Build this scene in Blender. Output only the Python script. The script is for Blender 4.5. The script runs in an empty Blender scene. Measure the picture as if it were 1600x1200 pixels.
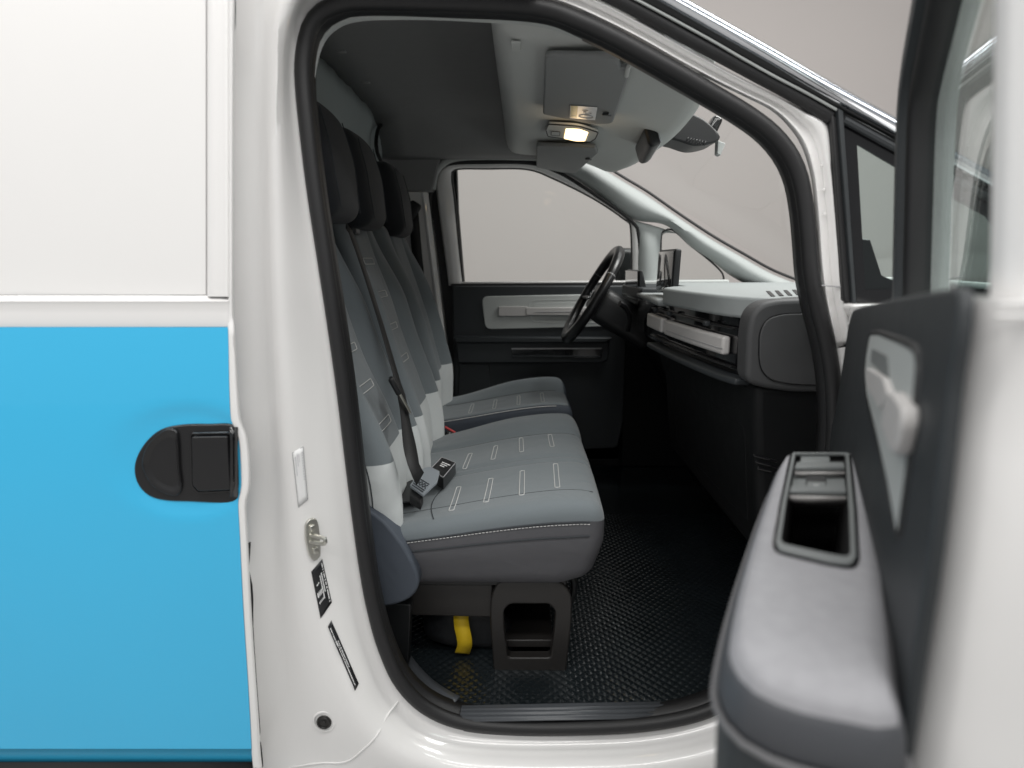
import bpy, bmesh, math, random
from mathutils import Vector as V, Matrix
random.seed(7)
rad = math.radians
sc = bpy.context.scene
COL = sc.collection

# ------------------------------------------------------------------ camera
F = 975.0                                   # focal length in photo pixels (1600 wide)
CAM = V((0.0, -1.1, 1.36))
PITCH = math.atan(192 / F)
YAW = math.atan(15 / F * math.cos(PITCH))
cam_d = bpy.data.cameras.new('camera'); cam = bpy.data.objects.new('camera', cam_d); COL.objects.link(cam)
cam.location = CAM; cam.rotation_euler = (rad(90) - PITCH, 0, YAW)
cam_d.sensor_width = 36; cam_d.lens = 36 * F / 1600; cam_d.clip_start = 0.02; cam_d.clip_end = 100
cam_d.dof.use_dof = True; cam_d.dof.focus_distance = 1.55; cam_d.dof.aperture_fstop = 3.2
sc.camera = cam
# ------------------------------------------------------------------ studio light
w = bpy.data.worlds.new('World'); sc.world = w; w.use_nodes = True
bg = w.node_tree.nodes['Background']
bg.inputs['Color'].default_value = (0.975, 0.988, 1.0, 1); bg.inputs['Strength'].default_value = 0.44
def area(name, loc, target, sx, sy, power, col=(1, .985, .96)):
    l = bpy.data.lights.new(name, 'AREA'); l.shape = 'RECTANGLE'; l.size = sx; l.size_y = sy
    l.energy = power; l.color = col
    o = bpy.data.objects.new(name, l); COL.objects.link(o); o.location = loc
    o.rotation_euler = (V(target) - V(loc)).to_track_quat('-Z', 'Y').to_euler()
    return o
area('tube_light', (0, -2.6, 3.3), (0, -.3, 1.0), 7, .25, 60)
area('tube_light', (0, -1.3, 3.4), (0, -.6, 0), 7, .3, 85)
area('tube_light', (0.6, 2.6, 4.3), (0.6, 4.5, 1.0), 7, .3, 75)
area('softbox', (1.75, 0.8, 3.7), (1.1, .8, 1.0), 1.0, 2.6, 125)
vs = sc.view_settings
vs.view_transform = 'Standard'; vs.look = 'None'; vs.gamma = 1; vs.exposure = 0.0; vs.use_curve_mapping = False

# ------------------------------------------------------------------ pixel helpers
_cp, _sp, _cy, _sy = math.cos(PITCH), math.sin(PITCH), math.cos(YAW), math.sin(YAW)
CR = V((_cy, _sy, 0)); CF = V((-_sy * _cp, _cy * _cp, -_sp)); CU = CR.cross(CF)
def ray(px, py): return CR * (px - 800) + CU * (600 - py) + CF * F
def onP(px, py, p, n):
    d = ray(px, py); return CAM + d * ((p - CAM).dot(n) / d.dot(n))
def onY(px, py, y): return onP(px, py, V((0, y, 0)), V((0, 1, 0)))
def onX(px, py, x): return onP(px, py, V((x, 0, 0)), V((1, 0, 0)))
def onZ(px, py, z): return onP(px, py, V((0, 0, z)), V((0, 0, 1)))
ZC = CAM.z                                   # heights below are given relative to the camera

# ------------------------------------------------------------------ maths helpers
def sstep(a, b, x):
    t = min(1, max(0, (x - a) / (b - a))); return t * t * (3 - 2 * t)
def lerp(a, b, t): return a + (b - a) * t
def pw(tab, x):                               # smooth piecewise table
    if x <= tab[0][0]: return tab[0][1]
    for (x0, y0), (x1, y1) in zip(tab, tab[1:]):
        if x <= x1:
            return lerp(y0, y1, (x - x0) / (x1 - x0))
    return tab[-1][1]
def spl(pts, n, closed=False):                # catmull-rom, n samples evenly by length
    P = [V(p) for p in pts]; m = len(P); out = []
    segs = m if closed else m - 1
    for i in range(segs):
        if closed: a, b, c, d = P[i - 1], P[i], P[(i + 1) % m], P[(i + 2) % m]
        else: a, b, c, d = P[max(i - 1, 0)], P[i], P[i + 1], P[min(i + 2, m - 1)]
        for k in range(12):
            t = k / 12
            out.append(.5 * (2 * b + (c - a) * t + (2 * a - 5 * b + 4 * c - d) * t * t + (3 * b - a - 3 * c + d) * t ** 3))
    out.append(P[0].copy() if closed else P[-1].copy())
    L = [0]
    for p, q in zip(out, out[1:]): L.append(L[-1] + (q - p).length)
    res = []; j = 0; cnt = n if closed else n - 1
    for k in range(n):
        s = L[-1] * k / cnt
        while j < len(L) - 2 and L[j + 1] < s: j += 1
        t = (s - L[j]) / max(1e-9, L[j + 1] - L[j]); res.append(out[j].lerp(out[j + 1], t))
    return res
def rnd(pts, r, k=5):                         # polygon with rounded corners (r number or list)
    P = [V(p) for p in pts]; out = []; m = len(P)
    for i in range(m):
        a, b, c = P[i - 1], P[i], P[(i + 1) % m]; ri = r[i] if isinstance(r, (list, tuple)) else r
        d1 = (a - b); d2 = (c - b); q = min(ri, d1.length * .48, d2.length * .48)
        if q <= 1e-6: out.append(b); continue
        s = b + d1.normalized() * q; e = b + d2.normalized() * q
        for j in range(k + 1):
            t = j / k; out.append((1 - t) ** 2 * s + 2 * t * (1 - t) * b + t * t * e)
    return out

# ------------------------------------------------------------------ materials
def srgb(r, g, b):
    f = lambda v: (v / 255 / 12.92) if v < 10 else ((v / 255 + .055) / 1.055) ** 2.4
    return (f(r), f(g), f(b))
MATS = {}
def mat(name, col, rough=.5, metal=0, coat=0, bump=None, var=0, vscale=30, spec=.5, sheen=0, coat_rough=.03, soft=None):
    m = bpy.data.materials.new(name); m.use_nodes = True; nt = m.node_tree; b = nt.nodes['Principled BSDF']
    b.inputs['Base Color'].default_value = (*col, 1); b.inputs['Roughness'].default_value = rough
    b.inputs['Metallic'].default_value = metal; b.inputs['Coat Weight'].default_value = coat
    b.inputs['Coat Roughness'].default_value = coat_rough
    b.inputs['Specular IOR Level'].default_value = spec; b.inputs['Sheen Weight'].default_value = sheen
    tc = nt.nodes.new('ShaderNodeTexCoord')
    if var:
        n = nt.nodes.new('ShaderNodeTexNoise'); n.inputs['Scale'].default_value = vscale; n.inputs['Detail'].default_value = 5
        nt.links.new(tc.outputs['Object'], n.inputs['Vector'])
        mx = nt.nodes.new('ShaderNodeMix'); mx.data_type = 'RGBA'
        mx.inputs['A'].default_value = (*[c * (1 - var) for c in col], 1); mx.inputs['B'].default_value = (*[min(1, c * (1 + var)) for c in col], 1)
        nt.links.new(n.outputs['Fac'], mx.inputs['Factor']); nt.links.new(mx.outputs['Result'], b.inputs['Base Color'])
        mr = nt.nodes.new('ShaderNodeMapRange'); mr.inputs['To Min'].default_value = max(0, rough - .06); mr.inputs['To Max'].default_value = min(1, rough + .06)
        nt.links.new(n.outputs['Fac'], mr.inputs['Value']); nt.links.new(mr.outputs['Result'], b.inputs['Roughness'])
    if bump:
        n = nt.nodes.new('ShaderNodeTexNoise'); n.inputs['Scale'].default_value = bump[0]; n.inputs['Detail'].default_value = 3
        nt.links.new(tc.outputs['Object'], n.inputs['Vector'])
        bp = nt.nodes.new('ShaderNodeBump'); bp.inputs['Strength'].default_value = bump[1]; bp.inputs['Distance'].default_value = bump[2] if len(bump) > 2 else .001
        nt.links.new(n.outputs['Fac'], bp.inputs['Height']); nt.links.new(bp.outputs['Normal'], b.inputs['Normal'])
        if soft:                              # broad soft creases under the fine grain
            n2 = nt.nodes.new('ShaderNodeTexNoise'); n2.inputs['Scale'].default_value = soft[0]; n2.inputs['Detail'].default_value = 2; n2.inputs['Distortion'].default_value = .6
            nt.links.new(tc.outputs['Object'], n2.inputs['Vector'])
            b2 = nt.nodes.new('ShaderNodeBump'); b2.inputs['Strength'].default_value = soft[1]; b2.inputs['Distance'].default_value = .012
            nt.links.new(n2.outputs['Fac'], b2.inputs['Height']); nt.links.new(b2.outputs['Normal'], bp.inputs['Normal'])
    MATS[name] = m; return m
def glass_mat(name, tint, fac=1.0):
    m = bpy.data.materials.new(name); m.use_nodes = True; nt = m.node_tree; nt.nodes.remove(nt.nodes['Principled BSDF'])
    out = nt.nodes['Material Output']; t = nt.nodes.new('ShaderNodeBsdfTransparent'); t.inputs['Color'].default_value = (*tint, 1)
    g = nt.nodes.new('ShaderNodeBsdfGlossy'); g.inputs['Roughness'].default_value = .01
    lw = nt.nodes.new('ShaderNodeLayerWeight'); lw.inputs['Blend'].default_value = .5
    pwn = nt.nodes.new('ShaderNodeMath'); pwn.operation = 'POWER'; pwn.inputs[1].default_value = 5
    ma = nt.nodes.new('ShaderNodeMath'); ma.operation = 'MULTIPLY_ADD'; ma.inputs[1].default_value = .9 * fac; ma.inputs[2].default_value = .02 * fac
    nt.links.new(lw.outputs['Facing'], pwn.inputs[0]); nt.links.new(pwn.outputs[0], ma.inputs[0])
    mx = nt.nodes.new('ShaderNodeMixShader'); nt.links.new(ma.outputs[0], mx.inputs['Fac'])
    nt.links.new(t.outputs[0], mx.inputs[1]); nt.links.new(g.outputs[0], mx.inputs[2]); nt.links.new(mx.outputs[0], out.inputs['Surface'])
    MATS[name] = m; return m
WHITE = mat('white_paint', (.815, .805, .795), .30, coat=.8, var=.02, vscale=2.2, bump=(5, .05, .004))
BLUE = mat('blue_vinyl', srgb(58, 184, 231), .36, coat=.5, var=.03, vscale=2.5, bump=(6, .06, .004))
SEAL = mat('black_rubber', (.012, .012, .013), .5, bump=(700, .1))
BLACK = mat('black_plastic', (.010, .011, .012), .42, bump=(900, .12))
GLOSSB = mat('gloss_black', (.006, .006, .007), .08, coat=.5)
SATINB = mat('satin_black', (.012, .012, .013), .30, bump=(800, .05))
DARKTRIM = mat('dark_trim', (.022, .026, .029), .55, bump=(700, .2), var=.08)
DASHLOW = mat('dash_lower', (.0045, .005, .0055), .6, bump=(700, .2), var=.08, spec=.2)
PILLART = mat('pillar_trim', (.31, .33, .325), .6, bump=(900, .12), var=.03)
GREYTRIM = mat('grey_trim', (.44, .46, .45), .55, bump=(900, .12), var=.03)
DASHTOP = mat('dash_top', (.275, .295, .295), .6, bump=(600, .25), var=.05)
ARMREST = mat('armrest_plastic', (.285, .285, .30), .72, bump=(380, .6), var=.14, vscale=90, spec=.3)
PALE = mat('pale_bar', (.50, .485, .475), .45, bump=(500, .08))
HEADL = mat('headliner', (.255, .255, .255), .95, bump=(500, .3), var=.06)
CONSOLE = mat('overhead_trim', (.55, .565, .55), .85, bump=(600, .2), var=.03)
VISOR = mat('visor_fabric', (.26, .268, .268), .8, bump=(700, .2), var=.03)
FAB = mat('seat_fabric', (.142, .164, .176), .85, bump=(1100, .35), var=.06, vscale=260, sheen=.25, soft=(9, .35))
FABL = mat('seat_fabric_side', (.088, .088, .096), .62, bump=(900, .3), var=.05, vscale=220, soft=(11, .35))
FABN = mat('seat_fabric_navy', (.060, .072, .092), .7, bump=(900, .3), var=.05, vscale=220, soft=(11, .35))
FABW = mat('seat_fabric_pale', (.56, .585, .585), .75, bump=(1000, .3), var=.03, vscale=220, soft=(11, .35))
FABB = mat('headrest_fabric', (.007, .009, .013), .8, bump=(1000, .35), var=.1, vscale=220, sheen=.1)
THREAD = mat('pale_thread', (.56, .56, .55), .7)
SEAM = mat('dark_seam', (.040, .046, .052), .8)
MAT_FLOOR = mat('floor_rubber', (.011, .0145, .0165), .17, bump=(300, .15), var=.35, vscale=9, spec=1.0)
BRACKET = mat('bracket_paint', (.016, .0145, .0135), .42, bump=(700, .08), var=.06)
BELT = mat('belt_webbing', (.008, .008, .009), .6, bump=(1500, .4))
WEBB = mat('grey_webbing', (.24, .265, .29), .65, bump=(1300, .5), var=.08, vscale=300)
YELLOW = mat('yellow_strap', (.62, .42, .012), .5, bump=(900, .3), var=.08, vscale=80)
BAGM = mat('bag_nylon', (.009, .010, .012), .5, bump=(60, .5, .004))
CHROME = mat('chrome', (.72, .74, .77), .09, metal=1)
STEEL = mat('zinc_steel', (.62, .61, .56), .32, metal=1, bump=(300, .1))
SCUFF = mat('scuff_plate', (.070, .076, .084), .38, bump=(500, .1), var=.06)
GREYWALL = mat('bulkhead_paint', (.42, .47, .475), .5, bump=(40, .25, .003), var=.05, vscale=12)
REDP = mat('red_button', (.5, .03, .03), .4)
STICKW = mat('sticker_white', (.82, .82, .82), .35)
STICKB = mat('sticker_black', (.010, .011, .013), .3)
STICKY = mat('sticker_yellow', (.55, .48, .22), .4)
PRINT = mat('print_white', (.8, .8, .8), .5)
PRINTG = mat('print_grey', (.35, .35, .36), .5)
FRIT = mat('frit_black', (.006, .006, .007), .12)
BACK = mat('backdrop_paint', (.43, .402, .388), .9, var=.02, vscale=1.2)
GROUND = mat('showroom_floor_finish', (.42, .41, .40), .35, var=.05, vscale=5)
GLASS = glass_mat('clear_glass', (.97, .985, .98), .22)
GLASST = glass_mat('tinted_glass', (.86, .915, .905))
m = bpy.data.materials.new('lamp_lens'); m.use_nodes = True; b = m.node_tree.nodes['Principled BSDF']
b.inputs['Base Color'].default_value = (1, .9, .7, 1); b.inputs['Emission Color'].default_value = (1, .72, .36, 1); b.inputs['Emission Strength'].default_value = 3.2
LENS = m
m = bpy.data.materials.new('screen_glass'); m.use_nodes = True; b = m.node_tree.nodes['Principled BSDF']
b.inputs['Base Color'].default_value = (.02, .02, .02, 1); b.inputs['Roughness'].default_value = .12; b.inputs['Coat Weight'].default_value = 1
SCREEN = m

# ------------------------------------------------------------------ object helpers
def tag(o, label=None, cat=None, group=None, kind=None):
    if label: o['label'] = label
    if cat: o['category'] = cat
    if group: o['group'] = group
    if kind: o['kind'] = kind
    return o
def thing(name, label, cat, loc, group=None):
    o = bpy.data.objects.new(name, None); COL.objects.link(o); o.location = loc; o.empty_display_size = .05
    return tag(o, label, cat, group)
def worldloc(o):
    l = V(o.location)
    if o.parent and o.type == 'EMPTY': l = l + worldloc(o.parent)
    return l
def adopt(o, parent):
    o.parent = parent
    if parent.type == 'EMPTY': o.matrix_parent_inverse = Matrix.Translation(V(parent.location)).inverted()
def mk(name, verts, faces, material, parent=None, smooth=True, sharp=38, solid=0, bevel=0, offset=-1):
    me = bpy.data.meshes.new(name); me.from_pydata([tuple(v) for v in verts], [], [tuple(f) for f in faces]); me.validate()
    bm = bmesh.new(); bm.from_mesh(me); bmesh.ops.remove_doubles(bm, verts=bm.verts, dist=1e-6)
    bmesh.ops.recalc_face_normals(bm, faces=bm.faces); bm.to_mesh(me); bm.free()
    me.materials.append(material)
    if smooth: me.shade_smooth(); me.set_sharp_from_angle(angle=rad(sharp))
    o = bpy.data.objects.new(name, me); COL.objects.link(o)
    if parent: adopt(o, parent)
    if solid:
        md = o.modifiers.new('thickness', 'SOLIDIFY'); md.thickness = solid; md.offset = offset
    if bevel:
        md = o.modifiers.new('edge', 'BEVEL'); md.width = bevel; md.segments = 3; md.limit_method = 'ANGLE'; md.angle_limit = rad(35)
    return o
def grid(rows, closed=False, off=0):
    n = len(rows[0]); vs_ = [p for r in rows for p in r]; fs = []
    for i in range(len(rows) - 1):
        for j in range(n if closed else n - 1):
            k = (j + 1) % n
            fs.append((off + i * n + j, off + i * n + k, off + (i + 1) * n + k, off + (i + 1) * n + j))
    return vs_, fs
def loft(name, rows, material, parent=None, closed=False, cap=False, **k):
    v, f = grid(rows, closed)
    if cap:
        n = len(rows[0]); f.append(tuple(range(n))); f.append(tuple(range(len(v) - n, len(v))))
    return mk(name, v, f, material, parent, **k)
def loftpath(name, rows, n, material, parent=None, **k):     # rows of control points -> smooth sheet
    rows = [[V(p) for p in r] for r in rows]
    cols = [spl([r[j] for r in rows], n) for j in range(len(rows[0]))]
    return loft(name, [[c[i] for c in cols] for i in range(n)], material, parent, **k)
def tube_data(path, r, closed=False, sec=10, flat=1.0, up=None, off=0):
    P = [V(p) for p in path]; n = len(P); T = []
    for i in range(n):
        a = P[i - 1] if (i or closed) else P[i]; c = P[(i + 1) % n] if (i < n - 1 or closed) else P[i]
        T.append((c - a).normalized())
    nrm = (V(up) if up is not None else (V((0, 0, 1)) if abs(T[0].z) < .9 else V((1, 0, 0))))
    rings = []
    for i in range(n):
        if up is not None: nrm = V(up)
        nrm = (nrm - T[i] * nrm.dot(T[i])).normalized(); bi = T[i].cross(nrm)
        rr_ = r[i] if isinstance(r, (list, tuple)) else r
        rings.append([P[i] + (nrm * math.cos(2 * math.pi * k / sec) * flat + bi * math.sin(2 * math.pi * k / sec)) * rr_ for k in range(sec)])
    if closed: rings.append(rings[0])
    v, f = grid(rings, True, off)
    if not closed:
        f.append(tuple(off + k for k in range(sec))); f.append(tuple(off + len(v) - sec + k for k in range(sec)))
    return v, f
def tube(name, path, r, material, parent=None, closed=False, sec=10, flat=1.0, up=None, **k):
    v, f = tube_data(path, r, closed, sec, flat, up); return mk(name, v, f, material, parent, **k)
def tubes(name, paths, r, material, parent=None, closed=False, sec=6):
    if len(paths) <= 40: return [tube(name, p, r, material, parent, closed, sec) for p in paths]
    vv, ff = [], []
    for p in paths:
        v, f = tube_data(p, r, closed, sec, off=len(vv)); vv += v; ff += f
    return tag(mk(name, vv, ff, material, parent), kind='stuff')
def prism(name, poly, vec, material, parent=None, bevel=.002, smooth=True, **k):
    P = [V(p) for p in poly]; d = V(vec); n = len(P)
    v = P + [p + d for p in P]; f = [tuple(range(n)), tuple(range(2 * n - 1, n - 1, -1))]
    f += [(i, (i + 1) % n, n + (i + 1) % n, n + i) for i in range(n)]
    return mk(name, v, f, material, parent, smooth=smooth, bevel=bevel, **k)
def ringplate(name, outer, inner, vec, material, parent=None, bevel=.0015):
    n = len(outer); d = V(vec); o = [V(p) for p in outer]; i_ = [V(p) for p in inner]
    rows = [o, [p + d for p in o], [p + d for p in i_], i_, o]
    v, f = grid(rows, True); return mk(name, v, f, material, parent, bevel=bevel)
def rb_data(size, r, n=(10, 10, 10), k=4):
    h = [s / 2 for s in size]; ax = []
    for a in range(3):
        inner = h[a] - r
        L = [-h[a] + r * (1 - math.cos(math.pi / 2 * i / k)) for i in range(k)]
        L += [lerp(-inner, inner, i / n[a]) for i in range(n[a] + 1)]
        L += [h[a] - r * (1 - math.cos(math.pi / 2 * i / k)) for i in range(k - 1, -1, -1)]
        ax.append(L)
    idx = {}; verts = []; faces = []
    def vid(p):
        key = tuple(round(c, 6) for c in p)
        if key not in idx:
            q = V([max(-(h[a] - r), min(h[a] - r, p[a])) for a in range(3)]); d = V(p) - q
            idx[key] = len(verts); verts.append(q + d.normalized() * r if d.length > 1e-9 else q)
        return idx[key]
    for a in range(3):
        b, c = (a + 1) % 3, (a + 2) % 3
        for s in (-h[a], h[a]):
            for i in range(len(ax[b]) - 1):
                for j in range(len(ax[c]) - 1):
                    q = []
                    for (ii, jj) in ((i, j), (i + 1, j), (i + 1, j + 1), (i, j + 1)):
                        p = [0, 0, 0]; p[a] = s; p[b] = ax[b][ii]; p[c] = ax[c][jj]; q.append(vid(p))
                    faces.append(q)
    return verts, faces
def rb(name, size, r, fn, material, parent=None, n=(4, 4, 4), k=4, keep=None, **kw):
    v, f = rb_data(size, r, n, k)
    if keep:
        f = [q for q in f if keep(sum((v[i] for i in q), V((0, 0, 0))) / 4)]
        used = sorted({i for q in f for i in q}); mp = {a: b for b, a in enumerate(used)}
        v = [v[i] for i in used]; f = [[mp[i] for i in q] for q in f]
    return mk(name, [fn(p) for p in v], f, material, parent, **kw)
def frame(o, x, y, z):                        # local -> world by origin and axes
    o, x, y, z = V(o), V(x), V(y), V(z)
    return lambda p: o + x * p[0] + y * p[1] + z * p[2]
def PY(pts, y): return [onY(a, b, y) for a, b in pts]
def bars(name, quads, material, parent):       # tiny flat print marks, four corners each
    v, f = [], []
    for q in quads:
        f.append(tuple(range(len(v), len(v) + 4))); v += q
    return mk(name, v, f, material, parent, smooth=False)
#PART2
# ================================================================== setting
tag(mk('showroom_floor', [(-8, -6, 0), (8, -6, 0), (8, 5, 0), (-8, 5, 0)], [(0, 1, 2, 3)], GROUND, smooth=False), kind='structure')
tag(mk('backdrop', [(-8, 4.6, 0), (9, 4.6, 0), (9, 4.6, 5), (-8, 4.6, 5)], [(0, 1, 2, 3)], BACK, smooth=False), kind='structure')
# a return of the same backdrop ahead of the van, seen through the windscreen
tag(mk('backdrop_return', [(9, 4.6, 0), (9, -6, 0), (9, -6, 5), (9, 4.6, 5)], [(0, 1, 2, 3)], BACK, smooth=False), kind='structure')

# ================================================================== van body
van = thing('cargo_van', 'white cargo van body around the open passenger doorway, left of the opened door', 'van', (0, .8, 0))
W = 1.65
def Z(z): return ZC + z
YC = [.004, -.010, -.066, -.060, -.088]
SIDE = [  # seal point, flange, ridge, second ridge, outer edge (photo pixels), following the doorway
 [(840, 12), (840, -8), (840, -30), (840, -60), (840, -160)],
 [(700, 4), (700, -16), (700, -38), (700, -70), (700, -170)],
 [(560, 2), (558, -18), (550, -40), (540, -70), (500, -170)],
 [(515, 12), (503, -8), (484, -30), (450, -60), (374, -150)],
 [(488, 36), (472, 22), (452, 5), (415, -10), (368, -60)],
 [(476, 75), (460, 68), (437, 60), (408, 55), (368, 45)],
 [(473, 120), (456, 120), (434, 120), (404, 120), (354, 120)],
 [(480, 200), (462, 200), (433, 200), (402, 200), (354, 200)],
 [(492, 300), (474, 300), (435, 300), (402, 300), (354, 300)],
 [(507, 400), (488, 400), (438, 400), (402, 400), (354, 400)],
 [(522, 500), (502, 500), (443, 500), (405, 500), (354, 500)],
 [(536, 600), (515, 600), (450, 600), (409, 600), (354, 600)],
 [(548, 700), (527, 700), (457, 700), (416, 700), (354, 700)],
 [(560, 800), (538, 800), (465, 800), (422, 800), (354, 800)],
 [(574, 900), (550, 900), (478, 900), (428, 900), (392, 900)],
 [(586, 960), (562, 965), (494, 970), (434, 975), (396, 980)],
 [(601, 1012), (578, 1026), (516, 1035), (441, 1050), (401, 1060)],
 [(626, 1066), (604, 1086), (546, 1096), (455, 1122), (407, 1140)],
 [(666, 1106), (650, 1134), (600, 1160), (500, 1196), (414, 1230)],
 [(722, 1129), (714, 1158), (690, 1200), (650, 1265), (600, 1350)],
 [(800, 1137), (799, 1166), (795, 1208), (790, 1275), (780, 1365)],
 [(900, 1138), (901, 1166), (901, 1208), (901, 1275), (901, 1365)],
 [(1000, 1133), (1003, 1161), (1007, 1203), (1010, 1270), (1020, 1360)],
 [(1080, 1119), (1088, 1146), (1098, 1185), (1110, 1250), (1130, 1340)],
 [(1132, 1097), (1146, 1122), (1165, 1158), (1190, 1220), (1230, 1310)],
 [(1182, 1055), (1199, 1076), (1225, 1105), (1260, 1160), (1320, 1240)],
 [(1232, 975), (1252, 988), (1285, 1005), (1330, 1040), (1400, 1090)],
 [(1276, 850), (1298, 855), (1335, 862), (1385, 870), (1470, 880)],
 [(1300, 720), (1322, 722), (1355, 724), (1405, 728), (1490, 732)],
 [(1303, 620), (1325, 620), (1356, 620), (1405, 620), (1490, 620)],
 [(1294, 545), (1316, 543), (1345, 540), (1395, 536), (1480, 530)]]
rows = [[onY(px, py, YC[j]) for j, (px, py) in enumerate(r)] for r in SIDE]
cols = [spl([r[j] for r in rows], 150) for j in range(5)]
srf = [spl([c[i] for c in cols], 16) for i in range(150)]
loft('side_panel', srf, WHITE, van, sharp=60)
SEALP = [r[0] for r in SIDE] + [(1278, 480), (1268, 430), (1263, 370), (1258, 320), (1249, 275), (1232, 238), (1204, 205), (1165, 176), (1120, 149), (1060, 114), (1000, 80), (955, 56), (905, 33)]
sp = spl(PY(SEALP, 0), 220, True)
tube('weatherstrip', sp, .0135, SEAL, van, True, sec=12)
lip = spl([V((p.x, p.y + .022, p.z)) for p in PY(SEALP, 0)], 220, True)
cen = sum(lip, V((0, 0, 0))) / len(lip)
rows = []
for k, (dy, dn) in enumerate(((.0, .004), (.006, -.006), (.02, -.012), (.04, -.010))):
    rows.append([p + (cen - p).normalized() * -dn + V((0, dy - .02, 0)) for p in lip])
loft('seal_lip', rows, SEAL, van, closed=True, solid=.002)
# front jamb of the doorway (white), the rubber channel, and the bright windscreen moulding
JI = [(800, -14), (880, 8), (940, 34), (1000, 64), (1060, 98), (1120, 130), (1165, 152), (1204, 172), (1232, 198), (1252, 228), (1266, 272), (1273, 330), (1278, 400), (1283, 445), (1291, 490), (1304, 545)]
JM = [(806, -28), (886, -6), (946, 20), (1007, 52), (1067, 86), (1127, 119), (1173, 142), (1214, 162), (1246, 186), (1270, 216), (1284, 266), (1291, 330), (1296, 400), (1300, 445), (1308, 490), (1318, 540)]
JO = [(812, -42), (892, -20), (952, 8), (1013, 39), (1073, 74), (1133, 108), (1180, 132), (1222, 153), (1260, 174), (1296, 194), (1303, 262), (1309, 330), (1315, 400), (1318, 445), (1326, 480), (1340, 525)]
def between(A, B, t): return [(lerp(a[0], b[0], t), lerp(a[1], b[1], t)) for a, b in zip(A, B)]
loftpath('front_jamb', list(zip(PY(JI, .002), PY(between(JI, JM, .35), -.006), PY(between(JI, JM, .6), .004), PY(JM, .004), PY(between(JM, JO, .3), -.008), PY(between(JM, JO, .7), -.012), PY(JO, -.004))), 90, WHITE, van, solid=.0015, sharp=70)
for (px, py) in ((1285, 258), (1287, 296), (1289, 334)):
    q = onY(px, py, -.002); rb('jamb_rivet', (.0045, .002, .0045), .0009, frame(q, (1, 0, 0), (0, 1, 0), (0, 0, 1)), WHITE, van, n=(1, 1, 1), k=2)
q = [onY(1284, 446, -.010), onY(1318, 449, -.014)]
tube('jamb_joint', [q[0], q[1]], .0012, PRINTG, van, sec=6)
RUB = [(860, -60), (900, -34), (960, -4), (1020, 28), (1080, 62), (1140, 94), (1190, 121), (1240, 148), (1298, 182)]
tube('rubber_channel', spl(PY(RUB, -.010), 60), .0115, SEAL, van, sec=10)
RUB2 = [(880, -78), (930, -46), (990, -16), (1050, 16), (1110, 49), (1160, 78), (1210, 106), (1260, 132), (1310, 160), (1390, 202), (1540, 285)]
tube('drip_channel', spl(PY(RUB2, -.020), 60), .010, BLACK, van, sec=10)
tube('thin_trim', spl([onY(a, b + 13, -.024) for a, b in RUB2[:9]], 50), .0022, GREYTRIM, van, sec=6)
CH = [(900, -100), (960, -66), (1020, -31), (1080, 3), (1140, 37), (1200, 71), (1260, 106), (1320, 140), (1400, 184), (1540, 262), (1700, 350)]
chp = spl(PY(CH, -.028), 70)
dn = (onY(1200, 99, -.028) - onY(1200, 71, -.028))
prof = [(-.15, .03), (.05, -.004), (.28, -.012), (.42, -.006), (.52, -.004), (.66, -.012), (.86, -.010), (1.05, .004), (1.05, .02), (-.15, .05)]
loft('bright_moulding', [[p + dn * a + V((0, d, 0)) for a, d in prof] for p in chp], CHROME, van, closed=True, cap=True, sharp=50)
# uprights ahead of the doorway and the fixed quarter window
def quad(a, b, c, d, y, t, name, m_, bev=.0015): return prism(name, PY((a, b, c, d), y), (0, t, 0), m_, van, bevel=bev)
quad((1299, 178), (1309, 183), (1332, 474), (1319, 470), -.022, .03, 'quarter_rubber', SEAL, .003)
quad((1309.5, 168), (1318, 173), (1339, 474), (1332.5, 474), -.030, .03, 'quarter_trim', DARKTRIM, .002)
qg = PY(((1318, 178), (1400, 222), (1560, 308), (1640, 420), (1640, 474), (1339, 474)), -.016)
prism('quarter_glass', qg, (0, .004, 0), GLASST, van, bevel=0, smooth=False)
fr_o = PY(((1317, 176), (1400, 220), (1560, 306), (1645, 420), (1645, 476), (1339, 476)), -.019)
fr_i = PY(((1339, 226), (1400, 262), (1540, 338), (1600, 420), (1600, 452), (1352, 452)), -.019)
ringplate('quarter_frit', fr_o, fr_i, (0, .0025, 0), FRIT, van, bevel=0)
prism('quarter_sail', PY(((1336, 372), (1360, 374), (1378, 430), (1400, 440), (1400, 470), (1338, 470)), -.0125), (0, .006, 0), FRIT, van)
tube('quarter_upper_trim', PY(((1318, 187), (1400, 232), (1560, 317)), -.024), .006, DARKTRIM, van, sec=8)
prism('cowl_side', PY(((1332, 476), (1660, 470), (1660, 500), (1345, 500)), -.05), (0, .08, 0), WHITE, van, bevel=.01)
prism('front_fender', PY(((1340, 505), (1700, 500), (1700, 1150), (1420, 1150), (1420, 700)), -.10), (0, .05, 0), WHITE, van, bevel=.012)
hood = [[V((x, y, Z(pw([(.9, -.06), (1.2, -.10), (1.75, -.30), (1.85, -.5)], x) + .05 * (1 - ((y - .82) / .95) ** 2)))) for y in (-.12, .1, .45, .82, 1.2, 1.55, 1.76)] for x in (1.18, 1.35, 1.55, 1.75, 1.85)]
loftpath('bonnet', hood, 20, WHITE, van, solid=.01)
# roof, far side and cargo shell
RX = (-2.3, -.7, -.1, .05, .12, .2, .26)
loft('roof_skin', [[V((x, y, Z(z + pw([(0, 0), (.12, -.012), (.27, -.075), (.34, -.14)], x) * (.42 + .58 * (1 - ((y - .82) / .86) ** 2))))) for y, z in ((-.03, .44), (.02, .52), (.15, .585), (.45, .63), (.82, .645), (1.2, .63), (1.5, .585), (1.63, .52), (1.68, .44))] for x in RX], WHITE, van, solid=.008)
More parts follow.
